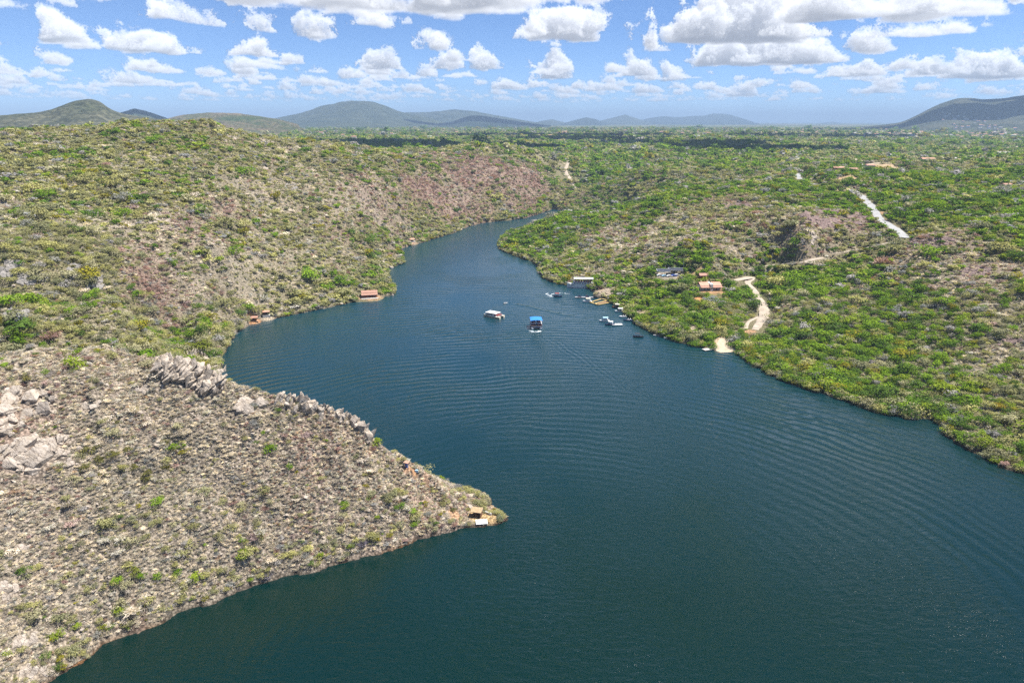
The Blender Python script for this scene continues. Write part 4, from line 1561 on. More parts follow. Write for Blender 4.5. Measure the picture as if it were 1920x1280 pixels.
def boats_and_docks():
    blue_tour_boat()
    white_catamaran()
    moored_ship()
    speedboat('small white speedboat with dark cockpit, alone on open water beyond the catamaran', 948, 569, 3.6, rad(48), M_WHITE, M_DARK)
    speedboat('red-canopied motorboat turning in a loop of foam', 1046, 556, 6.0, rad(-8), M_NAVY, M_BROWN, True, None, M_RED)
    # docks on the right bank
    c = on_water(1096, 558)
    deck_platform('floating_dock', 'grey floating dock with jet skis behind the yellow pontoon', 'dock', c, rad(-3), 13.5, 2.6, M_GREY)
    jet_ski('dark jet ski parked on the grey floating dock, nearer its outer end', (c[0] - 3.6, c[1] + 0.2, 0.55), rad(170), 'jet skis on the grey dock')
    jet_ski('dark jet ski parked on the grey floating dock, nearer the boulders', (c[0] + 1.8, c[1] + 0.1, 0.55), rad(160), 'jet skis on the grey dock')
    t = thing('swimming_pontoon', 'yellow timber pontoon framing a square pool beside the boulders', 'pontoon', (0, 0, 0))
    A, B, C_, D = [np.array(at_z(*q)) for q in ((1107, 567.5), (1121, 572), (1151, 566.5), (1128, 561))]
    for a, b_ in ((A, B), (B, C_), (C_, D), (D, A), (A * .45 + B * .55, D * .45 + C_ * .55)):
        m = MB()
        mid = (a + b_) / 2
        d = b_ - a
        m.box((mid[0], mid[1], 0.42), (math.hypot(d[0], d[1]) + 0.8, 1.15, 0.28), math.atan2(d[1], d[0]))
        m.build('walkway', M_YELLOW, t)
    m = MB()
    for k in range(5):
        f = 0.62 + k * 0.09
        a, b_ = A * (1 - f) + B * f, D * (1 - f) + C_ * f
        mid, d = (a + b_) / 2, b_ - a
        m.box((mid[0], mid[1], 0.36), (math.hypot(d[0], d[1]) * 0.9, 0.9, 0.14), math.atan2(d[1], d[0]))
    m.build('deck', M_BROWN, t)
    m = MB()
    for q in (A, B, C_, D):
        m.bar((q[0], q[1], -1), (q[0], q[1], 0.9), 0.14, 8)
    m.build('pile', M_DARK, t)
    speedboat('white covered boat tied to the outer corner of the yellow pontoon', 1101, 566, 6.5, rad(172), M_WHITE, M_GREY, False, None, M_CREAM)
    g = 'small boats moored along the right bank'
    speedboat('brown boat under a tan flat awning, just past the yellow pontoon', 1156, 577, 6.5, rad(170), M_BROWN, M_DARK, False, g, M_CREAM)
    speedboat('white cabin boat with dark window moored below the brown boat', 1161, 584.5, 6.2, rad(176), M_WHITE, M_DARK, True, g, M_WHITE)
    speedboat('white open boat half under shore bushes, between the white cabin boat and the navy boat', 1168, 594.5, 5.2, rad(172), M_WHITE, M_GREY, True, g)
    speedboat('navy open boat with white seats nosed into the shore bushes', 1177, 601, 5.6, rad(168), M_NAVY, M_GREY, True, g)
    speedboat('pale boat with a rounded pale blue canopy, farther of the pair off the dock', 1133, 602.5, 6.6, rad(182), M_WHITE, M_DARK, False, g, M_CYAN)
    speedboat('dark-hulled boat with a white canopy beside the white raft', 1143, 609, 5.8, rad(178), M_NAVY, M_GREY, True, g, M_WHITE)
    deck_platform('raft', 'white flat raft floating beside the dark-hulled canopy boat', 'raft', on_water(1157, 609), rad(2), 6.5, 3.4, M_WHITE, 0.8)
    speedboat('black and white motorboat anchored alone off the right bank', 1197, 632, 5.8, rad(-12), M_DARK, M_DARK, True, None, M_DARK)
    for lab, px, py, L, rz, m_ in (('grey canoe drawn up under the bank, left of the white dinghies', 1233, 628, 5.0, -15, M_GREY), ('short white dinghy beside the grey canoe', 1249, 632, 2.8, 10, M_WHITE),
                                   ('leftmost of three white dinghies by the overhanging trees', 1271, 637, 2.6, 20, M_WHITE), ('middle one of three white dinghies by the overhanging trees', 1277, 638, 2.4, -20, M_WHITE),
                                   ('rightmost of three white dinghies, turned toward the open water', 1284, 641, 3.4, 40, M_WHITE)):
        t = thing('rowing_boat', lab, 'rowing boat', on_water(px, py + 1.5), rad(rz), 'rowing boats under the right bank')
        hull('hull', L, 1.2, 0.5, m_, t, bow=0.5)
        b = MB()
        b.box((0, 0, 0.46), (0.25, 0.95, 0.06))
        b.box((-L * 0.25, 0, 0.46), (0.25, 0.95, 0.06))
        b.build('seat', M_BROWN, t)
    deck_platform('jetty', 'pale grey plank jetty reaching into the lake beside the sandy beach', 'jetty', on_water(1332, 655), rad(24), 9.5, 3.2, M_LGREY, 1.05)
    # foam of moving boats
    def foam(name, label, pts, widths, seed):
        V, F = [], []
        P = np.array([at_z(*q)[:2] for q in pts])
        n = 40
        s = np.linspace(0, len(P) - 1, n)
        X = np.interp(s, range(len(P)), P[:, 0])
        Y = np.interp(s, range(len(P)), P[:, 1])
        W = np.interp(s, range(len(P)), widths)
        rng = np.random.default_rng(seed)
        for k in range(95):
            i = rng.integers(0, n)
            w = W[i]
            x, y = X[i] + rng.normal() * w * 0.5, Y[i] + rng.normal() * w * 0.5
            r = rng.uniform(0.05, 0.16) * (1 + w * 0.35)
            m = 6
            a0 = len(V)
            ang = rng.uniform(0, 6.28)
            V.append((x, y, 0.16 + rng.uniform(0, .05)))
            V += [(x + math.cos(ang + 6.283 * q / m) * r * rng.uniform(.6, 1.5), y + math.sin(ang + 6.283 * q / m) * r * rng.uniform(.6, 1.5), 0.03) for q in range(m)]
            F += [(a0, a0 + 1 + q, a0 + 1 + (q + 1) % m) for q in range(m)]
        o = mesh_obj(name, V, F, M_FOAM, smooth=True)
        tag(o, label, 'foam', kind='stuff')
    foam('wake_foam', 'white foam thrown up behind the turning red boat', [(1039, 556), (1031, 555), (1024, 551), (1028, 550)], [0.6, 1.1, 0.9, 0.4], 1)
    foam('wake_foam', 'thin arc of foam looping behind the red boat', [(1032, 553), (1038, 550.4), (1052, 549), (1068, 551)], [0.35, 0.3, 0.25, 0.1], 2)
    foam('wake_foam', 'churned foam under the stern of the blue-roofed boat', [(995, 620), (999, 621.5), (1010, 621.5), (1015, 620)], [1.4, 0.9, 0.9, 1.4], 3)


# ------------------------------------------------------------------ houses
def gable(mb, L, W, z, rise, over=0.4, th=0.14):
    """two pitched slabs, ridge along x"""
    l = L / 2 + over
    for s in (-1, 1):
        w = W / 2 + over
        a = [(-l, 0, z + rise), (l, 0, z + rise), (l, s * w, z - rise * over / (W / 2)), (-l, s * w, z - rise * over / (W / 2))]
        v = a + [(p[0], p[1], p[2] + th) for p in a]
        mb.add(v, [(0, 1, 2, 3), (7, 6, 5, 4), (0, 4, 5, 1), (1, 5, 6, 2), (2, 6, 7, 3), (3, 7, 4, 0)])


def slope(mb, x0, x1, y0, y1, z0, z1, th=0.14):
    a = [(x0, y0, z0), (x1, y0, z0), (x1, y1, z1), (x0, y1, z1)]
    v = a + [(p[0], p[1], p[2] + th) for p in a]
    mb.add(v, [(3, 2, 1, 0), (4, 5, 6, 7), (0, 1, 5, 4), (1, 2, 6, 5), (2, 3, 7, 6), (3, 0, 4, 7)])


def pitched_wing(t, x0, x1, tile, deep=6.0):
    """a wing with one long roof slope falling toward the viewer, a lower porch roof, walls, door, windows and posts"""
    xm, L = (x0 + x1) / 2, x1 - x0
    b = MB()
    b.box((xm, deep / 2, 1.5), (L - 0.5, deep - 0.4, 3.0))
    wl = b.build('wall', M_WALL, t)
    b = MB()
    slope(b, x0, x1, -0.3, deep * 0.62, 3.05, 4.7)
    r = b.build('roof', tile, t)
    b = MB()
    slope(b, x0, x1, deep * 0.62, deep + 0.4, 4.84, 3.2)
    b.build('roof', tile, t)
    b = MB()
    slope(b, x0 - 0.1, x1 + 0.1, -2.6, -0.35, 2.25, 2.85)
    b.build('porch_roof', M_TILE_P if tile is M_TILE else M_TILE, t)
    for k in range(4):
        b = MB()
        b.bar((x0 + 0.3 + k * (L - 0.6) / 3, -2.4, 0), (x0 + 0.3 + k * (L - 0.6) / 3, -2.4, 2.3), 0.10)
        b.build('post', M_BROWN, t)
    d = MB()
    d.box((xm, 0.17, 1.05), (0.95, 0.08, 2.1))
    d.build('door', M_BROWN, wl)
    for s in (-1, 1):
        w = MB()
        w.box((xm + s * L * 0.3, 0.17, 1.5), (0.9, 0.08, 0.9))
        w.build('window', M_GLASS, wl)


def small_kiosk(name, label, cat, loc, rz, W, D, H, roof_m, base_m=None, base_h=0.0, group=None):
    t = thing(name, label, cat, loc, rz, group)
    if base_m is not None:
        b = MB()
        b.box((0, 0, base_h / 2 - 0.6), (W * 1.25, D * 1.25, base_h + 1.2))
        b.build('base', base_m, t)
    for sx in (-1, 1):
        for sy in (-1, 1):
            b = MB()
            b.bar((sx * W * 0.42, sy * D * 0.42, base_h), (sx * W * 0.42, sy * D * 0.42, base_h + H), 0.09)
            b.build('post', M_BROWN, t)
    b = MB()
    z, w, d = base_h + H, W * 0.6, D * 0.6
    b.add([(-w, -d, z), (w, -d, z), (w, d, z), (-w, d, z), (-w * .35, 0, z + H * 0.35), (w * .35, 0, z + H * 0.35)], [(0, 1, 5, 4), (1, 2, 5), (2, 3, 4, 5), (3, 0, 4), (3, 2, 1, 0)])
    b.build('roof', roof_m, t)
    b = MB()
    b.box((0, D * 0.3, base_h + 0.5), (W * 0.6, 0.5, 1.0))
    b.build('counter', M_BROWN, t)
    return t


def car(label, loc, rz, paint, group):
    t = thing('parked_car', label, 'car', loc, rz, group)
    prof = [(-2.1, 0.35), (2.1, 0.35), (2.15, 0.75), (1.2, 0.95), (0.55, 1.45), (-1.1, 1.48), (-1.75, 1.0), (-2.15, 0.9)]
    b = MB()
    b.loft([[(x, -0.85, z) for x, z in prof], [(x, 0.85, z) for x, z in prof]])
    bod = b.build('body', paint, t)
    b = MB()
    for s in (-1, 1):
        b.box((-0.3, s * 0.86, 1.2), (1.5, 0.03, 0.34))
    b.box((0.93, 0, 1.22), (0.04, 1.4, 0.42), tilt=-0.9, axis='y')
    b.build('window', M_GLASS, bod)
    for sx in (-1, 1):
        for sy in (-1, 1):
            b = MB()
            b.bar((sx * 1.3, sy * 0.72, 0.33), (sx * 1.3, sy * 0.9, 0.33), 0.33, 10)
            b.build('wheel', M_DARK, t)
    return t


def buildings():
    # the terracotta house above the landing
    t = thing('house', 'terracotta-roofed house in two wings with a white wall between, above the landing', 'house', P_HOUSE, rad(4))
    pitched_wing(t, -7.0, -0.8, M_TILE_P)
    pitched_wing(t, 1.0, 7.2, M_TILE_P)
    b = MB()
    b.box((0.1, 2.2, 2.2), (1.5, 8.6, 4.4))
    b.build('wall', M_WHITE, t)
    b = MB()
    b.box((0.1, -2.13, 1.6), (0.8, 0.08, 1.0))
    b.build('window', M_GLASS, t)
    t = thing('pavilion', 'orange-roofed open pavilion behind the two-winged house', 'pavilion', P_PAV, rad(4))
    b = MB()
    gable(b, 5.6, 4.4, 2.4, 1.1)
    b.build('roof', M_TILE, t)
    for sx in (-1, 1):
        for sy in (-1, 1):
            b = MB()
            b.bar((sx * 2.5, sy * 1.9, 0), (sx * 2.5, sy * 1.9, 2.4), 0.1)
            b.build('post', M_BROWN, t)
    b = MB()
    b.box((0, 1.6, 1.1), (5.0, 0.2, 2.2))
    b.build('wall', M_REDWALL, t)
    # car park with two dark mono-pitch sheds
    for k, (dx, dy, L, lab) in enumerate(((-4.5, 1.0, 9.5, 'dark sheet-roofed car shelter with pale edge, left of the pair'), (5.0, 5.0, 10.5, 'dark sheet-roofed car shelter, right of the pair and farther back'))):
        t = thing('car_shelter', lab, 'car shelter', (P_PARK[0] + dx, P_PARK[1] + dy, P_PARK[2]), rad(-4 if k == 0 else -9), 'car shelters in the clearing')
        b = MB()
        slope(b, -L / 2, L / 2, -3.0, 3.0, 3.0, 3.6, 0.12)
        b.build('roof', M_PANEL, t)
        b = MB()
        b.box((0, -3.05, 3.08), (L + 0.2, 0.1, 0.3))
        b.box((-L / 2, 0, 3.42), (0.12, 6.0, 0.34), tilt=0.1)
        b.box((0, 3.05, 3.72), (L + 0.2, 0.25, 0.3))
        b.build('fascia', M_WHITE, t)
        for q in range(4):
            for sy in (-1, 1):
                b = MB()
                b.bar((-L / 2 + 0.4 + q * (L - 0.8) / 3, sy * 2.7, -0.3), (-L / 2 + 0.4 + q * (L - 0.8) / 3, sy * 2.7, 3.2 + 0.3 * sy), 0.09)
                b.build('post', M_STEEL, t)
    cars = [(-8.0, -3.5, 10, M_WHITE, 'white car parked left of the dark shelters'), (-4.8, -5.2, 15, M_CYAN, 'pale blue car in front of the left shelter'), (-1.5, -5.8, 12, M_WHITE, 'white car in front of the left shelter, beside the pale blue one'),
            (1.8, -4.6, 8, M_BLUE, 'blue car between the two shelters'), (4.4, -2.6, 5, M_WHITE, 'white car just in front of the right shelter')]
    for dx, dy, rz, m_, lab in cars:
        x, y = P_PARK[0] + dx, P_PARK[1] + dy
        car(lab, (x, y, float(hgt(x, y)) + 0.02), rad(rz), m_, 'cars parked in the clearing')
    # lodge on the left bank
    t = thing('lodge', 'long terracotta-roofed lodge on the left bank beside the round tree', 'lodge', P_LODGE, rad(14))
    b = MB()
    b.box((0, 2.6, 1.4), (10.4, 4.0, 2.8))
    wl = b.build('wall', M_REDWALL, t)
    b = MB()
    slope(b, -5.6, 5.6, 0.3, 3.2, 3.2, 4.3)
    b.build('roof', M_TILE, t)
    b = MB()
    slope(b, -5.6, 5.6, 3.2, 5.2, 4.42, 3.2)
    b.build('roof', M_TILE, t)
    b = MB()
    slope(b, -5.7, 5.7, -2.6, 0.2, 2.15, 2.95)
    b.build('porch_roof', M_TILE, t)
    for k in range(6):
        b = MB()
        b.bar((-5.2 + k * 2.08, -2.4, 0), (-5.2 + k * 2.08, -2.4, 2.2), 0.1)
        b.build('post', M_BROWN, t)
    for k in range(4):
        b = MB()
        b.box((-3.9 + k * 2.6, 0.56, 1.2), (1.0, 0.06, 1.5))
        b.build('window', M_GLASS, wl)
    b = MB()
    b.box((0, -3.4, -0.7), (11.8, 2.0, 1.7))
    b.build('terrace', M_LGREY, t)
    small_kiosk('kiosk', 'small orange-roofed kiosk on an orange deck at the left bank', 'kiosk', P_KIOSK1, rad(12), 4.4, 3.4, 2.2, M_TILE, M_ORANGE, 0.3, 'kiosks on the left bank')
    small_kiosk('kiosk', 'straw-coloured kiosk on a pale stone base at the left bank', 'kiosk', (P_KIOSK2[0], P_KIOSK2[1], P_KIOSK2[2]), rad(20), 3.6, 3.0, 2.2, M_TILE_P, M_LGREY, 1.4, 'kiosks on the left bank')
    small_kiosk('hut', 'tiny pink-roofed hut far up the river on the left bank', 'hut', P_HUT, rad(20), 4.6, 4.0, 2.4, M_TILE_P, M_LGREY, 0.8)
    # the landing at the tip of the spur
    t = thing('shelter', 'straw-coloured flat-roofed shelter open to the front at the tip of the spur', 'shelter', P_SHELT, rad(-14))
    b = MB()
    slope(b, -1.75, 1.75, -1.35, 1.35, 2.0, 2.35, 0.14)
    b.build('roof', M_THATCH, t)
    b = MB()
    b.box((0, 1.15, 1.05), (3.0, 0.14, 2.1))
    b.box((1.5, 0, 1.0), (0.14, 2.2, 2.0))
    b.build('wall', M_BROWN, t)
    for sx in (-1.55, 0.0, 1.45):
        b = MB()
        b.bar((sx, -1.2, -0.4), (sx, -1.2, 2.05), 0.07)
        b.build('post', M_BROWN, t)
    p = hit(913, 963)
    t = thing('parapet', 'low white wall behind the straw-coloured shelter at the tip', 'wall', (p[0], p[1], p[2]), rad(-28))
    b = MB()
    b.box((0, 0, 0.25), (3.2, 0.25, 0.9))
    b.build('wall', M_WHITE, t)
    p = at_z(903, 983)
    t = thing('covered_raft', 'small white-roofed raft moored at the tip of the spur', 'raft', (p[0], p[1], 0), rad(8))
    b = MB()
    b.box((0, 0, 0.1), (3.4, 2.0, 0.4))
    b.build('float', M_DARK, t)
    b = MB()
    slope(b, -1.8, 1.8, -1.15, 1.15, 0.85, 1.1, 0.09)
    b.build('roof', M_WHITE, t)
    b = MB()
    for sx in (-1, 1):
        for sy in (-1, 1):
            b.bar((sx * 1.5, sy * 0.9, 0.3), (sx * 1.5, sy * 0.9, 0.95 + sy * 0.08), 0.05)
    b.build('post', M_STEEL, t)
    # lookout on the crest of the spur
    t = thing('lookout_post', 'tiny red-roofed lookout with blue panels on the crest of the spur', 'lookout', P_POST, rad(-30))
    b = MB()
    slope(b, -0.85, 0.85, -0.6, 0.6, 1.75, 1.95, 0.08)
    b.build('roof', M_TILE_P, t)
    b = MB()
    b.box((0, 0, 0.75), (0.85, 0.5, 1.5))
    b.build('panel', M_BLUE, t)
    b = MB()
    for s in (-1, 1):
        b.bar((s * 0.7, -0.4, -0.3), (s * 0.7, -0.4, 1.8), 0.05)
    b.build('post', M_WHITE, t)
    p = hit(781, 885)
    b = MB()
    b.box((0, 0, 0.3), (1.0, 0.6, 0.8))
    b.add([(-0.5, -0.3, 0.7), (0.5, -0.3, 0.7), (0.5, 0.3, 0.7), (-0.5, 0.3, 0.7), (0, 0, 0.95)], [(0, 1, 4), (1, 2, 4), (2, 3, 4), (3, 0, 4)])
    o = b.build('water_tank', M_CYAN, loc=tuple(p))
    tag(o, 'pale blue box tank on the crest below the lookout', 'tank')
    # buildings on the plateau to the right
    def shed(label, px, py, L, D, H, wallm, roofm, rz, rise=1.4, windows=3):
        p = hit(px, py)
        t = thing('farmhouse', label, 'house', p, rad(rz), 'farmhouses on the plateau')
        b = MB()
        b.box((0, 0, H / 2 - 1), (L, D, H + 2))
        wl = b.build('wall', wallm, t)
        for s in (-1, 1):
            b = MB()
            if s < 0:
                slope(b, -L / 2 - .5, L / 2 + .5, -D / 2 - .6, 0.0, H, H + rise)
            else:
                slope(b, -L / 2 - .5, L / 2 + .5, 0.02, D / 2 + .6, H + rise, H)
            b.build('roof', roofm, t)
        for k in range(windows):
            b = MB()
            b.box((-L / 2 + (k + .5) * L / windows, -D / 2 - 0.04, H * 0.5), (1.2, 0.08, 1.3))
            b.build('window', M_GLASS, wl)
    shed('long red-walled farmhouse with bright orange roof on the plateau', 1592, 325, 15, 7, 4.5, M_REDWALL, M_TILE, -8, 1.6)
    shed('low orange-roofed annexe behind the long red farmhouse', 1572, 320, 12, 6, 3.2, M_TILE, M_TILE_P, -8)
    shed('white block beside the pale farm track', 1610, 315, 12, 7, 4.0, M_WALL, M_LGREY, -4, 0.5)
    shed('white bungalow with red roof edge right of the pale farm track', 1630, 316, 11, 7, 3.8, M_WALL, M_TILE, 6, 1.2)
    shed('grey-roofed house among trees, back of the plateau', 1676, 297, 16, 9, 5, M_WALL, M_LGREY, 4, 1.8)
    shed('beige farm building in the bare yard at right', 1738, 304, 18, 9, 4.5, M_CREAM, M_TILE_P, -3, 1.6)
    shed('long pale-roofed barn at the end of the bare yard', 1775, 302, 24, 9, 4, M_CREAM, M_LGREY, 5, 1.2)
    shed('small brown hut in the clearing at the right edge', 1885, 352, 8, 6, 3, M_CREAM, M_TILE, 12, 1.0, 2)
    shed('single pale house far on the plain at the right edge', 1880, 291, 22, 10, 4.5, M_WALL, M_LGREY, 0, 1.0)
    # road, tracks
    for (nm, _, _, m_), line in zip(ROAD_DEFS, ROAD_LINES):
        ribbon(nm, line, m_)
    p = hit(1503, 326)
    car('dark car on the pale bend of the road at the plateau edge', (p[0], p[1], p[2] + 0.15), rad(60), M_NAVY, None)
    # beach
    B = [at_z(px, py)[:2] for px, py in ((1338, 655), (1352, 660), (1376, 659), (1378, 650), (1366, 640), (1352, 643))]
    V = []
    cx, cy_ = np.mean([q[0] for q in B]), np.mean([q[1] for q in B])
    rings = 5
    for k in range(rings + 1):
        f = k / rings
        for i in range(36):
            s = i / 36 * len(B)
            a, b_ = np.array(B[int(s)]), np.array(B[(int(s) + 1) % len(B)])
            q = a + (b_ - a) * (s - int(s))
            x, y = cx + (q[0] - cx) * f * 1.1, cy_ + (q[1] - cy_) * f * 1.1
            V.append((x, y, max(0.06, float(hgt(x, y)) + 0.22)))
    F = [(k * 36 + i, k * 36 + (i + 1) % 36, (k + 1) * 36 + (i + 1) % 36, (k + 1) * 36 + i) for k in range(rings) for i in range(36)]
    o = mesh_obj('beach', V, F, M_SAND, smooth=True)
    tag(o, kind='structure')
    # poles along the track
    poles = [(1218, 512, 'by the car shelters at their left end'), (1281, 505, 'behind the right-hand car shelter'), (1446, 497, 'beside the middle of the dirt track'), (1530, 482, 'at the bright end of the dirt track'),
             (1632, 372, 'at the top of the concrete road'), (1246, 520, 'in front of the left-hand car shelter')]
    proto = None
    for px, py, lab in poles:
        p = hit(px, py)
        if proto is None:
            proto = thing('utility_pole', '', 'utility pole', p, rad(20), 'utility poles on the right bank')
            b = MB()
            b.bar((0, 0, -0.5), (0, 0, 8.5), 0.13, 8)
            b.build('pole', M_LGREY, proto)
            b = MB()
            b.box((0, 0, 8.0), (1.8, 0.12, 0.12))
            b.build('crossarm', M_BROWN, proto)
            o = proto
        else:
            o = proto.copy()
            COL.objects.link(o)
            for ch in proto.children:
                c = ch.copy()
                COL.objects.link(c)
                c.parent = o
        o.location = p
        o['label'] = 'thin pale utility pole ' + lab
    # the town on the plain and the houses on the mountain
    rng = np.random.default_rng(5)
    hm = [M_WALL, M_CREAM, M_WHITE]
    rm = [M_TILE, M_TILE_P, M_LGREY]
    protos = []
    for k in range(9):
        L, D, H = rng.uniform(9, 18), rng.uniform(8, 12), rng.uniform(4, 8)
        b = MB()
        b.box((0, 0, H / 2 - 1.5), (L, D, H + 3))
        w = b.build('wall', hm[k % 3], link=False) if False else mesh_obj('wall', b.v, b.f, hm[k % 3], link=False)
        b = MB()
        gable(b, L, D, H, rng.uniform(1.0, 2.4), 0.5, 0.25)
        r = mesh_obj('roof', b.v, b.f, rm[{0: 0, 2: 2, 1: 1}[(k * 2) % 3]], link=False)
        protos.append((w.data, r.data))
    where = {0: lambda px: 'at the left fringe of the distant town' if px < 1610 else 'left of the middle of the distant town' if px < 1690 else 'right of the middle of the distant town' if px < 1780 else 'at the right end of the distant town',
             1: lambda px: 'on the left flank of the right-hand mountain' if px < 1825 else 'in the middle of the right-hand mountain slope' if px < 1865 else 'on the right part of the right-hand mountain slope',
             2: lambda px: 'on the plain beyond the left hill' if px < 800 else 'on the plain straight beyond the river' if px < 1120 else 'on the plain left of the town'}
    roofs = ['orange-roofed', 'grey-roofed', 'pink-roofed']
    grp = {0: 'houses of the distant town', 1: 'houses on the mountain slope', 2: 'houses scattered on the plain'}

    def put_house(x, y, z, cls, s, px, r_):
        ki = int(rng.integers(0, 9))
        w, r = protos[ki]
        o = bpy.data.objects.new('town_house', None)
        COL.objects.link(o)
        o.location = (x, y, z)
        o.scale = (s, s, s)
        o.rotation_euler = (0, 0, rng.uniform(-0.5, 0.5))
        lab = roofs[{0: 0, 2: 1, 1: 2}[(ki * 2) % 3]] + ' ' + ['white-walled', 'cream-walled', 'bright white'][ki % 3] + ' house ' + where[cls](px)
        if cls == 0:
            lab += ', near side' if r_ < 3900 else ', middle rows' if r_ < 4800 else ', far side'
        tag(o, lab, 'house', grp[cls])
        for nm, me in (('wall', w), ('roof', r)):
            c = bpy.data.objects.new(nm, me)
            COL.objects.link(c)
            c.parent = o
    for k in range(190):
        px = 1700 + rng.normal() * 85 if rng.random() < 0.75 else rng.uniform(1470, 1915)
        r = rng.uniform(3100, 5600)
        x, y = pr(px, r)
        put_house(x, y, float(land(np.array([x]), np.array([y]))[0][0]), 0, rng.uniform(0.75, 1.3), px, r)
    hx, hy, hz, haz = HILLGRID[-1]
    for k in range(34):
        px = rng.choice([1835, 1850, 1870, 1800, 1790, 1905]) + rng.normal() * 14
        i = int(np.argmin(np.abs(haz - math.atan2((px - 960) / FPX, 1.04))))
        j = int(rng.uniform(8, 20))
        put_house(hx[i, j], hy[i, j], hz[i, j], 1, rng.uniform(0.8, 1.4), px, 0)
    for k in range(46):
        px, r = rng.uniform(560, 1500), rng.uniform(2600, 6000)
        x, y = pr(px, r)
        put_house(x, y, float(land(np.array([x]), np.array([y]))[0][0]), 2, rng.uniform(1.0, 1.5), px, r)


# ------------------------------------------------------------------ rocks
def rock_material(name, lite, dark, lichen):
    t = NT(name)
    p = t.pos()
    rot = t.new('ShaderNodeMapping')
    t.put(rot.inputs['Vector'], p)
    rot.inputs['Rotation'].default_value = (0.5, -0.7, 0.4)
    st = t.noise(t.vmath('MULTIPLY', rot.outputs[0], (0.7, 0.8, 2.0)), 0.8, 6, 0.7)
    n = t.noise(p, 0.7, 5, 0.65)
    n2 = t.noise(p, 5.0, 4, 0.7)
    c = t.ramp(st, [(0.30, dark), (0.52, lite), (0.75, tuple(min(1, q * 1.12) for q in lite))])
    c = t.mix(t.maprange(n, 0.48, 0.66, 0.0, 0.75), c, lichen)
    c = t.mix(0.55, c, t.ramp(n2, [(0.3, (0.55, 0.53, 0.5)), (0.7, (1.3, 1.3, 1.3))]), 'MULTIPLY')
    warp = t.new('ShaderNodeTexNoise')
    t.put(warp.inputs['Vector'], p)
    warp.inputs['Scale'].default_value = 0.8
    warp.inputs['Detail'].default_value = 3
    vo = t.new('ShaderNodeTexVoronoi', feature='DISTANCE_TO_EDGE')
    t.put(vo.inputs['Vector'], t.vmath('ADD', t.vmath('MULTIPLY', rot.outputs[0], (0.28, 0.5, 1.2)), t.vmath('MULTIPLY', warp.outputs['Color'], (0.9, 0.9, 0.9))))
    vo.inputs['Scale'].default_value = 0.9
    ck = t.maprange(vo.outputs['Distance'], 0.0, 0.028, 0.0, 1.0)
    c = t.mix(ck, t.mix(1.0, c, (0.55, 0.52, 0.5), 'MULTIPLY'), c)
    b = t.bump(st, 0.8, 0.4)
    b = t.bump(ck, 0.6, 0.25, b)
    b = t.bump(n2, 0.6, 0.12, b)
    t.bsdf(c, 0.92, b, **{'Specular IOR Level': 0.15})
    return t.m


ROCK_PALE = rock_material("pale_quartzite", (0.47, 0.405, 0.335), (0.22, 0.175, 0.140), (0.37, 0.30, 0.22))
ROCK_GREY = rock_material("grey_quartzite", (0.33, 0.305, 0.275), (0.12, 0.11, 0.105), (0.25, 0.23, 0.19))
ROCK_PURP = rock_material("purple_rock", (0.24, 0.170, 0.150), (0.085, 0.060, 0.057), (0.34, 0.26, 0.22))
ROCK_BEIGE = rock_material("beige_boulder", (0.50, 0.41, 0.30), (0.25, 0.19, 0.14), (0.42, 0.34, 0.25))


def block_mesh(seed, flat_=0.6, sub=0):
    """an angular block: the hull of random points, chipped"""
    rng = np.random.default_rng(seed)
    bm = bmesh.new()
    n = 15
    for k in range(n):
        v = rng.normal(size=3)
        v /= np.max(np.abs(v)) ** 0.75 * np.linalg.norm(v) ** 0.25
        v *= rng.uniform(0.75, 1.0)
        bm.verts.new((v[0], v[1], v[2] * flat_))
    r = bmesh.ops.convex_hull(bm, input=bm.verts)
    junk = [g for g in r['geom_interior'] if isinstance(g, bmesh.types.BMVert)]
    bmesh.ops.delete(bm, geom=junk, context='VERTS')
    for v in [v for v in bm.verts if not v.link_faces]:
        bm.verts.remove(v)
    me = bpy.data.meshes.new("rock")
    bm.to_mesh(me)
    bm.free()
    return me


BLOCKS = {}


def shard_mesh(seed):
    """a pointed, many-sided sliver of bedded rock"""
    rng = np.random.default_rng(seed)
    bm = bmesh.new()
    for z, n, r in ((-1.0, 6, 1.0), (-0.2, 6, 0.95), (0.45, 5, 0.62), (0.95, 3, 0.22)):
        for k in range(n):
            a = 6.283 * (k + rng.uniform(-.35, .35)) / n
            q = r * rng.uniform(0.65, 1.15)
            bm.verts.new((math.cos(a) * q + 0.1 * z, math.sin(a) * q, z + rng.uniform(-.18, .18)))
    r = bmesh.ops.convex_hull(bm, input=bm.verts)
    bmesh.ops.delete(bm, geom=[g for g in r['geom_interior'] if isinstance(g, bmesh.types.BMVert)], context='VERTS')
    for v in [v for v in bm.verts if not v.link_faces]:
        bm.verts.remove(v)
    me = bpy.data.meshes.new("rock")
    bm.to_mesh(me)
    bm.free()
    return me


def block(kind, mtl):
    key = (kind, mtl.name)
    if key not in BLOCKS:
        me = block_mesh(500 + kind, 0.75) if kind < 20 else shard_mesh(700 + kind)
        me.materials.append(mtl)
        BLOCKS[key] = me
    return BLOCKS[key]


def put_rock(parent, loc, s, rot, mtl, kind=None, name='rock', rel=None):
    o = bpy.data.objects.new(name, block(random.randrange(8) if kind is None else kind, mtl))
    COL.objects.link(o)
    if parent is not None:
        o.parent = parent
    o.location = loc
    o.scale = s
    o.rotation_euler = rot
    return o


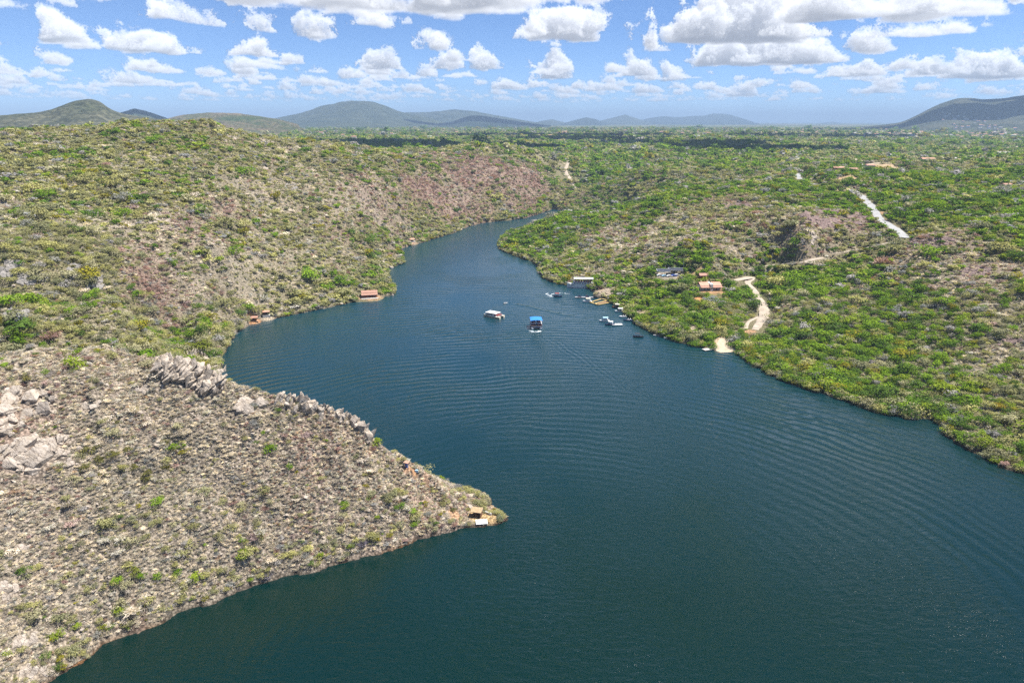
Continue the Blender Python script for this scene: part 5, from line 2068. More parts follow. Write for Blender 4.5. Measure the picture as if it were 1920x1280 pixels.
def lie(x, y, jx=0.0, jy=0.0, spin=0.0, k=0.8):
    """rotation of something lying on the slope at x, y"""
    h = 3.0
    gx = (float(hgt(x + h, y)) - float(hgt(x - h, y))) / (2 * h)
    gy = (float(hgt(x, y + h)) - float(hgt(x, y - h))) / (2 * h)
    q = Vector((-gx * k, -gy * k, 1)).to_track_quat('Z', 'Y')
    from mathutils import Euler
    return (q.to_matrix() @ Euler((jx, jy, spin)).to_matrix()).to_euler()


ROCKY = []      # x, y, radius: kept clear of plants


def outcrop(name, label, cat, px, py, wpx, hpx, n, mtl, group=None, slab=True, dip=(0.5, 0.9), size=(0.28, 0.5), clear=0.75):
    """rocks heaped over the patch of ground that the given box of the photograph shows"""
    rnd = random.Random(int(px * 7 + py))
    c = hit(px, py)
    t = thing(name, label, cat, tuple(c), 0, group)
    for k in range(n):
        a, q = rnd.uniform(0, 2 * math.pi), math.sqrt(rnd.uniform(0.0, 1))
        p = hit(px + math.cos(a) * q * wpx / 2, py + math.sin(a) * q * hpx / 2)
        if math.hypot(p[0] - c[0], p[1] - c[1]) > 60:
            continue
        m = math.hypot(p[0], p[1]) / FPX
        s = rnd.uniform(*size) * min(wpx, hpx * 2.2) * 0.5 * m
        f = rnd.uniform(0.35, 0.6) if slab else rnd.uniform(0.7, 1.0)
        put_rock(t, (p[0] - c[0], p[1] - c[1], p[2] - c[2] + s * 0.02), (s * rnd.uniform(1.0, 1.7), s * rnd.uniform(0.7, 1.1), s * f), lie(p[0], p[1], rnd.uniform(*dip) * 0.5, rnd.uniform(-0.45, 0.25), rnd.uniform(-0.7, 0.7)) if slab else (rnd.uniform(*dip), rnd.uniform(-.5, .3), rnd.uniform(-.7, .7)), mtl)
        ROCKY.append((p[0], p[1], s * clear))
    return t


def rocks():
    # jagged crag on the crest of the spur
    c = hit(365, 700)
    t = thing('crag', 'jagged pale crag with a toothed top on the crest of the near spur', 'crag', tuple(c))
    rnd = random.Random(3)
    tx = [300, 310, 318, 330, 345, 358, 372, 385, 400, 415, 430]
    tops = [668, 659, 671, 667, 660, 654, 655, 661, 670, 679, 690]
    bots = [700, 708, 716, 712, 712, 720, 730, 738, 742, 728, 704]
    for px in np.arange(300, 425, 5.5):
        y0, y1 = np.interp(px, tx, tops), np.interp(px, tx, bots)
        y = y0 + 8
        while y < y1:
            p = at_r(px + rnd.uniform(-3, 3), max(y, 676), 222.5 - (y - y0) * 0.10)
            q = hit(px, max(y, y0 + 10))
            f = 1 - (y - y0) / (y1 - y0)
            up = 0.9 + 1.3 * f
            s = rnd.uniform(0.8, 2.1)
            z = float(hgt(q[0], q[1]))
            crest = y < y0 + 12
            if crest:
                pt = at_r(px, y0 + rnd.uniform(-1, 5), math.hypot(q[0], q[1]) - 0.5)
                z = pt[2] - s * 1.2
                q = (pt[0], pt[1])
            if crest:
                put_rock(t, (q[0] - c[0], q[1] - c[1], z - c[2] + s * 0.2), (s * rnd.uniform(0.45, 0.8), s * rnd.uniform(0.7, 1.1), s * rnd.uniform(1.0, 1.7)), (rnd.uniform(-0.3, 0.2), rnd.uniform(0.0, 0.55), rnd.uniform(-1.2, 1.2)), ROCK_PALE, 20 + rnd.randrange(10))
            else:
                big = rnd.uniform(1.3, 2.9)
                put_rock(t, (q[0] - c[0], q[1] - c[1] - 0.2, z + up * 0.25 - c[2]), (big * rnd.uniform(0.32, 0.7), big * rnd.uniform(0.8, 1.3), big * rnd.uniform(1.0, 1.6)), (rnd.uniform(-0.5, 0.0), rnd.uniform(0.4, 0.95), rnd.uniform(-0.45, 0.45)), ROCK_PALE)
                for w in range(1):
                    r2 = rnd.uniform(0.4, 0.95)
                    put_rock(t, (q[0] - c[0] + rnd.uniform(-1.6, 1.6), q[1] - c[1] - rnd.uniform(0.2, 1.4), z + up * rnd.uniform(0.1, 0.8) - c[2]), (r2 * 0.6, r2, r2 * rnd.uniform(1.0, 1.8)), (rnd.uniform(-0.5, 0.2), rnd.uniform(0.2, 0.9), rnd.uniform(-0.8, 0.8)), ROCK_PALE, rnd.choice([20, 22, 24, 1, 3, 5]))
            ROCKY.append((q[0], q[1], s * 0.75))
            y += rnd.uniform(7, 11)
    # the rim of the crest, running down to the tip
    c = hit(600, 780)
    t = thing('rocky_crest', 'broken pale rocks along the crest from the crag toward the lookout', 'rock rim', tuple(c))
    px = 446.0
    while px < 872:
        y0 = np.interp(px, [q[0] for q in CTRL_R[:15]], [q[1] for q in CTRL_R[:15]])
        for py in np.arange(y0 - 14, y0 + 30, 1.0):          # the true skyline of the spur in this column
            p = hit(px, py)
            if math.hypot(p[0], p[1]) < 262:
                break
        near = 1.0 if px < 800 else 0.55
        for q in range(3):
            s = rnd.uniform(0.45, 1.3) * near * (1.5 if 655 < px < 700 or 735 < px < 752 or 560 < px < 600 else 1.0)
            g = (p[0] + rnd.uniform(-.7, .7), p[1] - rnd.uniform(-.3, 2.2) * (q > 0))
            z = float(hgt(*g))
            put_rock(t, (g[0] - c[0], g[1] - c[1], z - c[2] + s * 0.5), (s * rnd.uniform(0.5, 0.9), s * rnd.uniform(0.7, 1.1), s * rnd.uniform(0.9, 1.9)), (rnd.uniform(-.3, .3), rnd.uniform(.1, .6), rnd.uniform(-.6, .6)), ROCK_PALE if rnd.random() < .8 else ROCK_GREY, rnd.choice([20, 21, 22, 23, 24, 1, 3, 5]))
        px += rnd.uniform(2.5, 6.5)
    # cracked slabs at the left edge
    for lab, bx in (('upper cracked slab outcrop with a dark cleft at the left edge of the spur', [(18, 752, 46, 20), (60, 742, 50, 26), (20, 790, 44, 22), (84, 768, 40, 24), (52, 776, 40, 24), (8, 770, 40, 14), (100, 748, 26, 18), (30, 735, 44, 14), (8, 808, 40, 14)]),
                    ('lower cracked slab outcrop below the dark cleft, at the left edge', [(50, 830, 60, 24), (92, 836, 44, 20), (30, 846, 50, 22), (70, 862, 60, 22), (110, 852, 40, 20), (20, 868, 40, 16), (60, 884, 50, 14), (112, 826, 30, 16), (130, 870, 30, 14)])):
        c = hit(bx[0][0], bx[0][1])
        t = thing('rock_outcrop', lab, 'rock outcrop', tuple(c), 0, 'cracked slabs of the near spur')
        for px, py, w, h in bx:
            p = hit(px, py)
            m = math.hypot(p[0], p[1]) / FPX
            for q in range(7):
                u = 0.0 if q == 0 else 1.0
                g = hit(px + rnd.uniform(-.5, .5) * w * u, py + rnd.uniform(-.5, .5) * h * u)
                f = rnd.uniform(0.5, 0.8) if q == 0 else rnd.uniform(0.15, 0.42)
                put_rock(t, (g[0] - c[0], g[1] - c[1], g[2] - c[2] + rnd.uniform(-.25, .2)), (w * m * 0.52 * f, w * m * 0.46 * f, w * m * 0.26 * f + 0.35), lie(g[0], g[1], rnd.uniform(-.05, .35), rnd.uniform(-.35, .1), rnd.uniform(-.5, .5), 0.85), ROCK_PALE)
            ROCKY.append((p[0], p[1], w * m * 0.33))
    for lab, px, py, w, h, n in (('small pale ledge amid scrub, between the slabs and the crag', 172, 762, 34, 12, 8), ('flat pale rock ledge low on the near spur', 38, 1028, 26, 10, 7), ('tiny pale boulder beside the flat ledge on the near spur', 66, 1052, 14, 8, 2),
                                 ('pale boulders at the bottom-left corner of the spur', 50, 1205, 50, 26, 12), ('scattered pale stones near the left edge, low on the spur', 16, 1110, 34, 40, 12), ('pale ribs under the crag, right side', 470, 760, 50, 30, 12),
                                 ('low notched rocks with a dark gap left of the crag', 268, 732, 24, 12, 6), ('pale stones by the water, at the lower left corner', 66, 1262, 60, 20, 8)):
        outcrop('rock_outcrop', lab, 'rock outcrop', px, py, w, h, n, ROCK_PALE, 'small outcrops of the near spur')
    # outcrops of the left hill
    for lab, px, py, w, h, n, m_ in (('dark-shadowed grey outcrop at the left edge of the left hill', 18, 505, 44, 34, 16, ROCK_GREY), ('grey outcrop with a pointed block on the left hillside', 145, 512, 34, 26, 11, ROCK_GREY),
                                     ('broken stones trailing right from the pointed grey outcrop', 180, 530, 44, 26, 10, ROCK_GREY), ('pale boulder pile high on the left hillside, left of its twin', 64, 371, 30, 16, 7, ROCK_PALE),
                                     ('pale boulder pile high on the left hillside, right of its twin', 112, 367, 24, 12, 5, ROCK_PALE), ('wide pale outcrop in the middle of the left hillside', 297, 414, 52, 14, 12, ROCK_PALE),
                                     ('pale outcrop right above the wide one', 342, 398, 24, 14, 6, ROCK_PALE), ('grey outcrop above and right of the wide pale one', 376, 391, 26, 18, 8, ROCK_GREY),
                                     ('flat grey-white slab near the top of the left hill', 200, 275, 36, 10, 5, ROCK_PALE), ('steep pale cliff at the right shoulder of the left hill', 431, 262, 22, 34, 14, ROCK_PALE),
                                     ('pale ribs running down below the shoulder cliff', 497, 324, 22, 22, 8, ROCK_PALE), ('small pale outcrop in brown wood, right part of the left hill', 548, 350, 26, 14, 7, ROCK_GREY),
                                     ('grey-white stones at the left edge, upper hillside', 8, 381, 26, 14, 6, ROCK_GREY), ('low stones among olive scrub on the left hillside', 60, 525, 60, 20, 10, ROCK_GREY),
                                     ('single pale block in green bushes on the left hillside', 76, 477, 12, 14, 3, ROCK_PALE), ('pale ledges low on the left hillside, near its left edge', 30, 590, 50, 22, 10, ROCK_GREY),
                                     ('small pale slab low on the left hillside, below bare wood', 320, 605, 16, 10, 3, ROCK_PALE), ('flat pale stone high on the left hill, left side', 71, 290, 14, 6, 2, ROCK_PALE),
                                     ('narrow pale slab on the left hillside, right of the twin piles', 176, 382, 16, 8, 3, ROCK_PALE)):
        outcrop('rock_outcrop', lab, 'rock outcrop', px, py, w, h, int(n * 1.7), m_, 'outcrops of the left hill', size=(0.13, 0.33), clear=0.45)
    # the right bank
    for lab, px, py, w, h, n, m_ in (('purple-brown rock heap at the bend of the concrete road', 1742, 452, 92, 24, 95, ROCK_PURP), ('purple and pink slab heap below the road, right edge', 1828, 510, 74, 20, 80, ROCK_PURP),
                                     ('dark ridge of rocks on top of the right-hand knoll', 1395, 388, 84, 18, 80, ROCK_PURP), ('brown rocky knoll left of the concrete road', 1560, 412, 120, 40, 90, ROCK_PURP),
                                     ('pinkish white rocks on the front of the knoll', 1515, 446, 34, 20, 10, ROCK_PALE), ('pale boulder with a dark hollow on the knoll', 1564, 437, 22, 14, 4, ROCK_GREY),
                                     ('pink rock ledge in scrub at the right edge', 1896, 644, 50, 16, 12, ROCK_PURP), ('lone dark rock on the green hilltop behind the river bend', 1120, 310, 24, 10, 6, ROCK_GREY),
                                     ('small grey rock on the green hillside above the river bend', 1232, 347, 20, 8, 5, ROCK_GREY), ('purple-grey rocks in the trees beside the farmhouses', 1556, 333, 44, 14, 12, ROCK_PURP)):
        outcrop('rock_outcrop', lab, 'rock outcrop', px, py, w, h, n, m_, 'outcrops of the right bank', size=(0.07, 0.2) if n > 60 else (0.2, 0.4))
    outcrop('boulder_pile', 'beige boulder pile at the water behind the yellow pontoon', 'boulders', 1135, 553, 32, 14, 22, ROCK_BEIGE, None, False, (-0.3, 0.4), (0.32, 0.55))
    outcrop('boulder_pile', 'pale beige boulders on the bank above the dock, higher than the big pile', 'boulders', 1144, 541, 16, 8, 7, ROCK_BEIGE, None, False, (-0.3, 0.4), (0.32, 0.55))
    outcrop('boulder_pile', 'beige rocks at the path end above the moored boats', 'boulders', 1192, 583, 24, 12, 10, ROCK_BEIGE, None, False, (-0.3, 0.4), (0.25, 0.45))
    outcrop('boulder_pile', 'white undercut rocks on the left bank at the narrows', 'boulders', 722, 498, 40, 14, 14, ROCK_PALE, None, True, (0, 0.4), (0.3, 0.5))
    outcrop('boulder_pile', 'pale rocks at the foot of the round tree beside the lodge', 'boulders', 732, 551, 14, 6, 5, ROCK_PALE, None, False, (-0.3, 0.4), (0.3, 0.5))


# ------------------------------------------------------------------ plants
LEAF = None


def leaf_material():
    t = NT("leaf")
    c = t.attr('tint', 'INSTANCER').outputs['Color']
    p = t.pos()
    n = t.noise(p, 1.6, 3, 0.7)
    c = t.mix(0.65, c, t.ramp(n, [(0.3, (0.62, 0.62, 0.62)), (0.7, (1.4, 1.38, 1.3))]), 'MULTIPLY')
    d = t.new('ShaderNodeBsdfDiffuse')
    t.put(d.inputs['Color'], c)
    tr = t.new('ShaderNodeBsdfTranslucent')
    t.put(tr.inputs['Color'], t.mix(1.0, c, (1.0, 1.05, 0.55), 'MULTIPLY'))
    m = t.new('ShaderNodeMixShader')
    m.inputs[0].default_value = 0.26
    t.L.new(d.outputs[0], m.inputs[1])
    t.L.new(tr.outputs[0], m.inputs[2])
    t.L.new(m.outputs[0], t.out.inputs['Surface'])
    return t.m


def leafy(seed, n_leaf, leaf, clumps=7, squash=0.8):
    """a bush: leaf-sized faces over several sub-crowns, unit radius, base at z=0"""
    rng = np.random.default_rng(seed)
    V, T = [], []
    cs = []
    for k in range(clumps):
        a, q = rng.uniform(0, 6.283), math.sqrt(rng.uniform(0, 1)) * 0.62
        cs.append((math.cos(a) * q, math.sin(a) * q, rng.uniform(0.35, 0.95) * squash * (1.15 - 0.5 * q), rng.uniform(0.32, 0.52)))
    for k in range(n_leaf):
        cx, cy_, cz, cr = cs[rng.integers(0, clumps)]
        d = rng.normal(size=3)
        d /= np.linalg.norm(d)
        if d[2] < -0.5:
            d[2] *= -1
        p = np.array([cx, cy_, cz]) + d * cr * rng.uniform(0.55, 1.08) * np.array([1, 1, 0.8])
        p[2] = max(p[2], 0.02)
        nrm = d + rng.normal(size=3) * 0.55 + np.array([0, 0, 0.35])
        nrm /= np.linalg.norm(nrm)
        a = np.cross(nrm, rng.normal(size=3))
        a /= np.linalg.norm(a)
        b = np.cross(nrm, a)
        s = leaf * rng.uniform(0.6, 1.4)
        i = len(V)
        V += [p - a * s * 0.9, p + b * s * 0.55, p + a * s * 0.9, p - b * s * 0.55]
        T.append((i, i + 1, i + 2, i + 3))
    return np.array(V), np.array(T)


def twiggy(seed, n, w, fuzz=0.4):
    """a leafless, grey-branched bush"""
    rng = np.random.default_rng(seed)
    V, T = [], []
    for k in range(n):
        a, e = rng.uniform(0, 6.283), rng.uniform(0.35, 1.5)
        d = np.array([math.cos(a) * math.cos(e), math.sin(a) * math.cos(e), math.sin(e)])
        p0 = d * rng.uniform(0.05, 0.5) + np.array([rng.normal() * .25, rng.normal() * .25, 0.0])
        d2 = d + rng.normal(size=3) * 0.5
        d2 /= np.linalg.norm(d2)
        p1 = p0 + d2 * rng.uniform(0.25, 0.6)
        p1[2] = max(p1[2], 0.03)
        sde = np.cross(d2, rng.normal(size=3))
        sde = sde / np.linalg.norm(sde) * w * rng.uniform(0.6, 1.6)
        i = len(V)
        V += [p0 - sde, p0 + sde, p1 + sde * 0.5, p1 - sde * 0.5]
        T.append((i, i + 1, i + 2, i + 3))
    return np.array(V), np.array(T)


TINTS = {
    0: [(0.120, 0.180, 0.018), (0.155, 0.215, 0.024), (0.095, 0.145, 0.026), (0.190, 0.220, 0.030), (0.085, 0.125, 0.030)],
    1: [(0.205, 0.195, 0.085), (0.175, 0.170, 0.078), (0.235, 0.222, 0.085), (0.155, 0.155, 0.085), (0.225, 0.210, 0.125)],
    2: [(0.350, 0.315, 0.275), (0.300, 0.268, 0.235), (0.385, 0.346, 0.302), (0.262, 0.236, 0.208), (0.318, 0.305, 0.282)],
    3: [(0.265, 0.175, 0.150), (0.225, 0.150, 0.132), (0.290, 0.210, 0.190), (0.235, 0.178, 0.172), (0.205, 0.132, 0.115)],
    4: [(0.360, 0.270, 0.200), (0.300, 0.260, 0.210), (0.330, 0.240, 0.180), (0.28, 0.2, 0.15), (0.38, 0.33, 0.28)],
    5: [(0.115, 0.150, 0.050), (0.150, 0.175, 0.065), (0.090, 0.120, 0.045), (0.075, 0.105, 0.045), (0.180, 0.185, 0.085)],
}
TINT_A = np.array([TINTS[k] for k in range(6)]) * np.array([(1.35, 1.50, 1.15), (1.80, 1.80, 1.80), (2.20, 2.14, 2.08), (1.80, 1.78, 1.78), (1.7, 1.7, 1.7), (2.1, 2.1, 2.1)])[:, None, :]
GREYS = np.array([(0.40, 0.375, 0.37), (0.34, 0.34, 0.34), (0.30, 0.295, 0.27)])


def choose(m, rng):
    """pick a plant kind for each row of the mixture"""
    c = np.cumsum(m, 1)
    return (rng.random(len(m))[:, None] * c[:, -1:] < c).argmax(1)


def tints(kind, rng):
    c = TINT_A[kind, rng.integers(0, 5, len(kind))].copy()
    g = (rng.random(len(kind)) < 0.07) & (kind != 4)
    c[g] = GREYS[rng.integers(0, 3, int(g.sum()))]
    y = (rng.random(len(kind)) < 0.035) & (kind < 2)
    c[y] = np.array([0.30, 0.27, 0.03]) * rng.uniform(.8, 1.1, (int(y.sum()), 1))
    c *= rng.uniform(0.8, 1.2, (len(kind), 1))
    return c


def scatter_pts(rng, r0, r1, spacing, azmax):
    n = int((r1 * r1 - r0 * r0) * azmax / spacing ** 2)
    a = rng.uniform(-azmax, azmax, n)
    r = np.sqrt(rng.uniform(r0 * r0, r1 * r1, n))
    return r * np.sin(a), r * np.cos(a)


def keep_off(x, y, extra=0.0):
    ok = np.ones(x.shape, bool)
    for q, hw in ROADS:
        bx = (x > q[:, 0].min() - 15) & (x < q[:, 0].max() + 15) & (y > q[:, 1].min() - 30) & (y < q[:, 1].max() + 15)
        if not bx.any():
            continue
        i = np.nonzero(bx & ok)[0]
        d = np.full(len(i), 1e9)
        for p in q[::2]:
            dy = y[i] - p[1]
            dy = np.where(dy < 0, dy * (0.45 if hw > 3 else 0.85), dy)          # nothing tall just in front of the track
            d = np.minimum(d, (x[i] - p[0]) ** 2 + dy ** 2)
        ok[i[np.sqrt(d) < hw + 1.2 + extra]] = False
    for bx, by, br, bc in BARE:
        if bc[0] < 0.2:
            continue
        ok &= ~(np.hypot(x - bx, y - by) < br * 0.9 + extra)
    for bx, by, br, _ in KEEP_FLAT:
        dy = y - by
        dy = np.where(dy < 0, dy * 0.6, dy)
        ok &= ~(np.hypot(x - bx, dy) < br * 0.95 + extra)
    return ok


def make_scatter(name, protos, X, Y, Z, S, R, I, C, label=None):
    me = bpy.data.meshes.new(name)
    n = len(X)
    me.vertices.add(n)
    me.vertices.foreach_set('co', np.stack([X, Y, Z], 1).astype(np.float32).ravel())
    me.attributes.new('size', 'FLOAT_VECTOR', 'POINT').data.foreach_set('vector', S.astype(np.float32).ravel())
    me.attributes.new('turn', 'FLOAT_VECTOR', 'POINT').data.foreach_set('vector', R.astype(np.float32).ravel())
    me.attributes.new('which', 'INT', 'POINT').data.foreach_set('value', I.astype(np.int32))
    me.attributes.new('tint', 'FLOAT_COLOR', 'POINT').data.foreach_set('color', np.concatenate([C, np.ones((n, 1))], 1).astype(np.float32).ravel())
    o = bpy.data.objects.new(name, me)
    COL.objects.link(o)
    ng = bpy.data.node_groups.new(name + "_spread", 'GeometryNodeTree')
    ng.interface.new_socket('Geometry', in_out='INPUT', socket_type='NodeSocketGeometry')
    ng.interface.new_socket('Geometry', in_out='OUTPUT', socket_type='NodeSocketGeometry')
    N, L = ng.nodes, ng.links
    gi, go = N.new('NodeGroupInput'), N.new('NodeGroupOutput')
    g2i = N.new('GeometryNodeGeometryToInstance')
    for p in reversed(protos):
        oi = N.new('GeometryNodeObjectInfo')
        oi.inputs['Object'].default_value = p
        L.new(oi.outputs['Geometry'], g2i.inputs[0])
    iop = N.new('GeometryNodeInstanceOnPoints')
    iop.inputs['Pick Instance'].default_value = True

    def na(nm, ty):
        q = N.new('GeometryNodeInputNamedAttribute')
        q.data_type = ty
        q.inputs['Name'].default_value = nm
        return q.outputs['Attribute']
    L.new(gi.outputs[0], iop.inputs['Points'])
    L.new(g2i.outputs[0], iop.inputs['Instance'])
    L.new(na('which', 'INT'), iop.inputs['Instance Index'])
    L.new(na('turn', 'FLOAT_VECTOR'), iop.inputs['Rotation'])
    L.new(na('size', 'FLOAT_VECTOR'), iop.inputs['Scale'])
    L.new(iop.outputs[0], go.inputs[0])
    md = o.modifiers.new('spread', 'NODES')
    md.node_group = ng
    tag(o, label, None, None, 'stuff')
    return o


ORD = ['leftmost', 'second from left', 'third from left', 'fourth from left', 'fifth from left', 'sixth from left', 'seventh from left', 'eighth from left']


def rank(by):
    """few look-alikes under one label are told apart by their order from left to right"""
    for lab, os_ in by.items():
        if 2 <= len(os_) <= 8:
            os_.sort(key=lambda o: math.atan2(o.location.x, o.location.y))
            for k, o in enumerate(os_):
                w = 'rightmost' if k == len(os_) - 1 else ORD[k]
                if len((lab + ' ' + w).split()) <= 16:
                    o['label'] = lab + ', ' + w


def plants():
    rng = np.random.default_rng(42)
    leaf = leaf_material()
    bark = mat("grey_bark", (0.20, 0.165, 0.13), 0.9, 0.15, 3.0)

    def proto(nm, VT, m=leaf):
        me = np_mesh(nm, VT[0], VT[1])
        me.materials.append(m)
        return bpy.data.objects.new(nm, me)
    near_leaf = [proto('bush_leaves', leafy(10 + k, 420, 0.085, 8)) for k in range(4)]
    mid_leaf = [proto('bush_leaves', leafy(20 + k, 150, 0.15, 6)) for k in range(4)]
    far_leaf = [proto('bush_leaves', leafy(30 + k, 55, 0.24, 5)) for k in range(3)]
    near_twig = [proto('bush_twigs', twiggy(40 + k, 380, 0.034)) for k in range(4)]
    mid_twig = [proto('bush_twigs', twiggy(50 + k, 130, 0.06)) for k in range(3)]
    stone = [bpy.data.objects.new('stone', block(k, ROCK_PALE)) for k in range(4)]

    def gather(bands, az=rad(50)):
        X, Y = [], []
        for r0, r1, sp in bands:
            x, y = scatter_pts(rng, r0, r1, sp, az if r1 < 1100 else rad(42))
            X.append(x)
            Y.append(y)
        X, Y = np.concatenate(X), np.concatenate(Y)
        r = np.hypot(X, Y)
        sd = np.where(r < 1250, sdist(X, Y), 500.0)
        k = sd > 0.6
        X, Y, sd = X[k], Y[k], sd[k]
        k = keep_off(X, Y)
        for bx, by, br in ROCKY:
            k &= ~((np.abs(X - bx) < br) & (np.abs(Y - by) < br) & (np.hypot(X - bx, Y - by) < br))
        return X[k], Y[k], sd[k]

    # --- shrubs everywhere
    X, Y, SD = gather([(100, 270, 1.4), (270, 460, 2.05), (460, 800, 2.6), (800, 1150, 3.3), (1150, 2000, 5.6), (2000, 3500, 14), (3500, 7000, 40)])
    sx, sy = [], []
    for line, sp in ((RIGHT, 1.2), (LEFT, 1.6), (FRONT, 1.3), (FAR, 3.0)):
        for p, q in zip(line[:-1], line[1:]):
            p, q = np.array(p), np.array(q)
            n = int(np.hypot(*(q - p)) / sp) + 1
            u = rng.random(n)[:, None]
            w = p + (q - p) * u + rng.normal(0, 1.6, (n, 2))
            sx.append(w[:, 0])
            sy.append(w[:, 1])
    sx, sy = np.concatenate(sx), np.concatenate(sy)
    sd = sdist(sx, sy)
    k = (sd > 0.25) & keep_off(sx, sy)
    X, Y, SD = np.concatenate([X, sx[k]]), np.concatenate([Y, sy[k]]), np.concatenate([SD, sd[k]])
    R = np.hypot(X, Y)
    mx = zmix(X, Y)
    prom = np.where(R < 420, _samp(GPR, X, Y), 0)
    # fewer fresh-green shrubs on bare spots, more olive and green by the shore
    shore = np.exp(-SD / 6.0) * (R < 1200)
    nearspur = (X < 30) & (R < 262)
    mx[:, 1] += shore * np.where(nearspur, 0.9, 1.6)
    mx[:, 0] += shore * np.where(nearspur, 0.12, np.where(X > 0, 0.9, 0.25))
    K = choose(mx, rng)
    thin = np.array([1.0, 0.95, 0.85, 0.95, 0.45, 0.9])[K]
    k = rng.random(len(X)) < thin
    X, Y, SD, R, K, prom, nearspur, shore = (q[k] for q in (X, Y, SD, R, K, prom, nearspur, shore))
    Z = np.where(R < 2500, hgt(X, Y), 60.5) - 0.08
    far = R > 2500
    if far.any():
        Z[far] = land(X[far], Y[far])[0] - 0.1
    base = np.select([R < 270, R < 460, R < 800, R < 1150, R < 2000, R < 3500], [0.85, 1.45, 1.75, 2.1, 2.9, 4.5], 7.0)
    kindsize = np.array([1.65, 1.35, 0.85, 0.95, 0.7, 1.2])[K]
    SZ = base * kindsize * np.exp(rng.normal(-0.04, 0.40, len(X))) * (1 + shore * np.where(nearspur, 0.35, 0.95))
    SZ = np.minimum(SZ, 0.7 + SD * 0.55 + (R > 262) * 1.7)
    hz = np.where(K >= 2, 0.72, 0.85) * rng.uniform(0.75, 1.2, len(X))
    hz = np.where(K == 4, 0.4, hz)
    C = tints(K, rng)
    TURN = np.stack([rng.normal(0, .08, len(X)), rng.normal(0, .08, len(X)), rng.uniform(0, 6.283, len(X))], 1)
    S3 = np.stack([SZ * rng.uniform(0.72, 1.3, len(X)), SZ * rng.uniform(0.72, 1.3, len(X)), SZ * hz], 1)
    twig = np.isin(K, (2, 3, 4)) & (rng.random(len(X)) < 0.72)
    # --- the plants that show largest become objects of their own
    hor = np.maximum.accumulate(np.arctan2(GZ - CAM_H, _RR), axis=1)

    def seen(x, y, ztop):
        rr = np.hypot(x, y)
        a = np.clip(((np.arctan2(x, y) - AZ0) / DAZ).astype(int), 0, NAZ - 1)
        b = np.clip((np.log(rr / R0) / math.log(QR)).astype(int) - 3, 0, NR - 1)
        px, py, f = project(x, y, ztop)
        return (np.arctan2(ztop - CAM_H, rr) > hor[a, b]) & (px > 8) & (px < 1912) & (py < 1270) & (rr < 2400)
    vis = seen(X, Y, Z + SZ * hz * 0.7)
    app = np.where(vis & (K != 4), SZ / R, 0)
    top = np.argsort(-app)[:280]
    single = np.zeros(len(X), bool)
    single[top] = True
    roots_ = []
    names = {0: 'green', 1: 'olive', 2: 'straw-coloured', 3: 'bare brown', 5: 'pale green'}
    fine = {0: 'fresh', 1: 'dull', 2: 'dry', 3: 'leafless', 5: 'soft'}
    bm = MB()
    for a, e, l in ((0.3, 1.2, .5), (2.1, 1.0, .6), (4.0, 1.1, .55), (5.3, 1.35, .6), (1.2, 0.8, .4)):
        bm.bar((0, 0, -0.12), (math.cos(a) * math.cos(e) * l, math.sin(a) * math.cos(e) * l, math.sin(e) * l), 0.028, 5)
    stem_me = mesh_obj('trunk', bm.v, bm.f, bark, link=False).data
    PX, PY, _ = project(X, Y, Z)
    for i in top:
        bright = C[i].sum() / max(TINT_A[K[i]].mean(0).sum(), 1e-6)
        if nearspur[i]:
            zone = 'along the waterline of the near spur' if SD[i] < 7 else ('on the near spur below the cracked slabs' if PX[i] < 260 else 'on the near spur between the slabs and the lookout' if PX[i] < 520 else 'on the near spur toward its tip')
        elif X[i] < 0:
            zone = 'on the shore of the left bank' if SD[i] < 8 else 'on the left hillside'
        else:
            zone = 'overhanging the right bank water ' + ('left of the beach' if PX[i] < 1340 else 'just past the beach' if PX[i] < 1560 else 'in mid-bank' if PX[i] < 1740 else 'at the right edge') if SD[i] < 8 else ('on the right bank slope ' + ('just past the beach' if PX[i] < 1560 else 'in mid-slope' if PX[i] < 1700 else 'toward the right edge' if PX[i] < 1820 else 'at the right edge') if PX[i] > 1420 else 'on the right bank around the house')
        tone = 'pale ' if bright > 1.12 else 'dark ' if bright < 0.86 else ''
        side = '' if nearspur[i] or SD[i] < 8 else (', high up' if Z[i] > 18 else ', low down') if X[i] > 0 else ''
        isbig = SZ[i] > 1.9
        nm = 'tree' if (isbig and K[i] < 2 and not nearspur[i]) else 'shrub'
        lab = tone + names[K[i]] + (' twiggy ' if twig[i] else ' leafy ') + nm + ' ' + zone + side
        root = thing(nm, lab, nm, (X[i], Y[i], Z[i]), TURN[i, 2], 'shrubs and trees ' + zone)
        root.scale = tuple(S3[i])
        roots_.append(root)
        pr_ = (near_twig if twig[i] else near_leaf)[int(rng.integers(0, 4))]
        c = bpy.data.objects.new('crown', pr_.data)
        COL.objects.link(c)
        c.parent = root
        c['tint'] = [float(q) for q in C[i]] + [1.0]
        s = bpy.data.objects.new('trunk', stem_me)
        COL.objects.link(s)
        s.parent = root
    BY = {}
    for o in roots_:
        BY.setdefault(o['label'], []).append(o)
    rank(BY)
    # plants of note, each of them where the photograph has it
    def special(nm, label, px, py, r, col, hzz=0.9, twg=False, rel=None):
        p = hit(px, py)
        root = thing(nm, label, nm.split('_')[-1], (p[0], p[1], max(p[2], 0.0) - 0.1), rng.uniform(0, 6))
        root.scale = (r, r, r * hzz)
        c = bpy.data.objects.new('crown', (near_twig if twg else near_leaf)[int(rng.integers(0, 4))].data)
        COL.objects.link(c)
        c.parent = root
        c['tint'] = [*col, 1.0]
        s = bpy.data.objects.new('trunk', stem_me)
        COL.objects.link(s)
        s.parent = root
    special('shrub', 'lone round bright green shrub low on the near spur', 251, 1076, 2.0, (0.19, 0.21, 0.035))
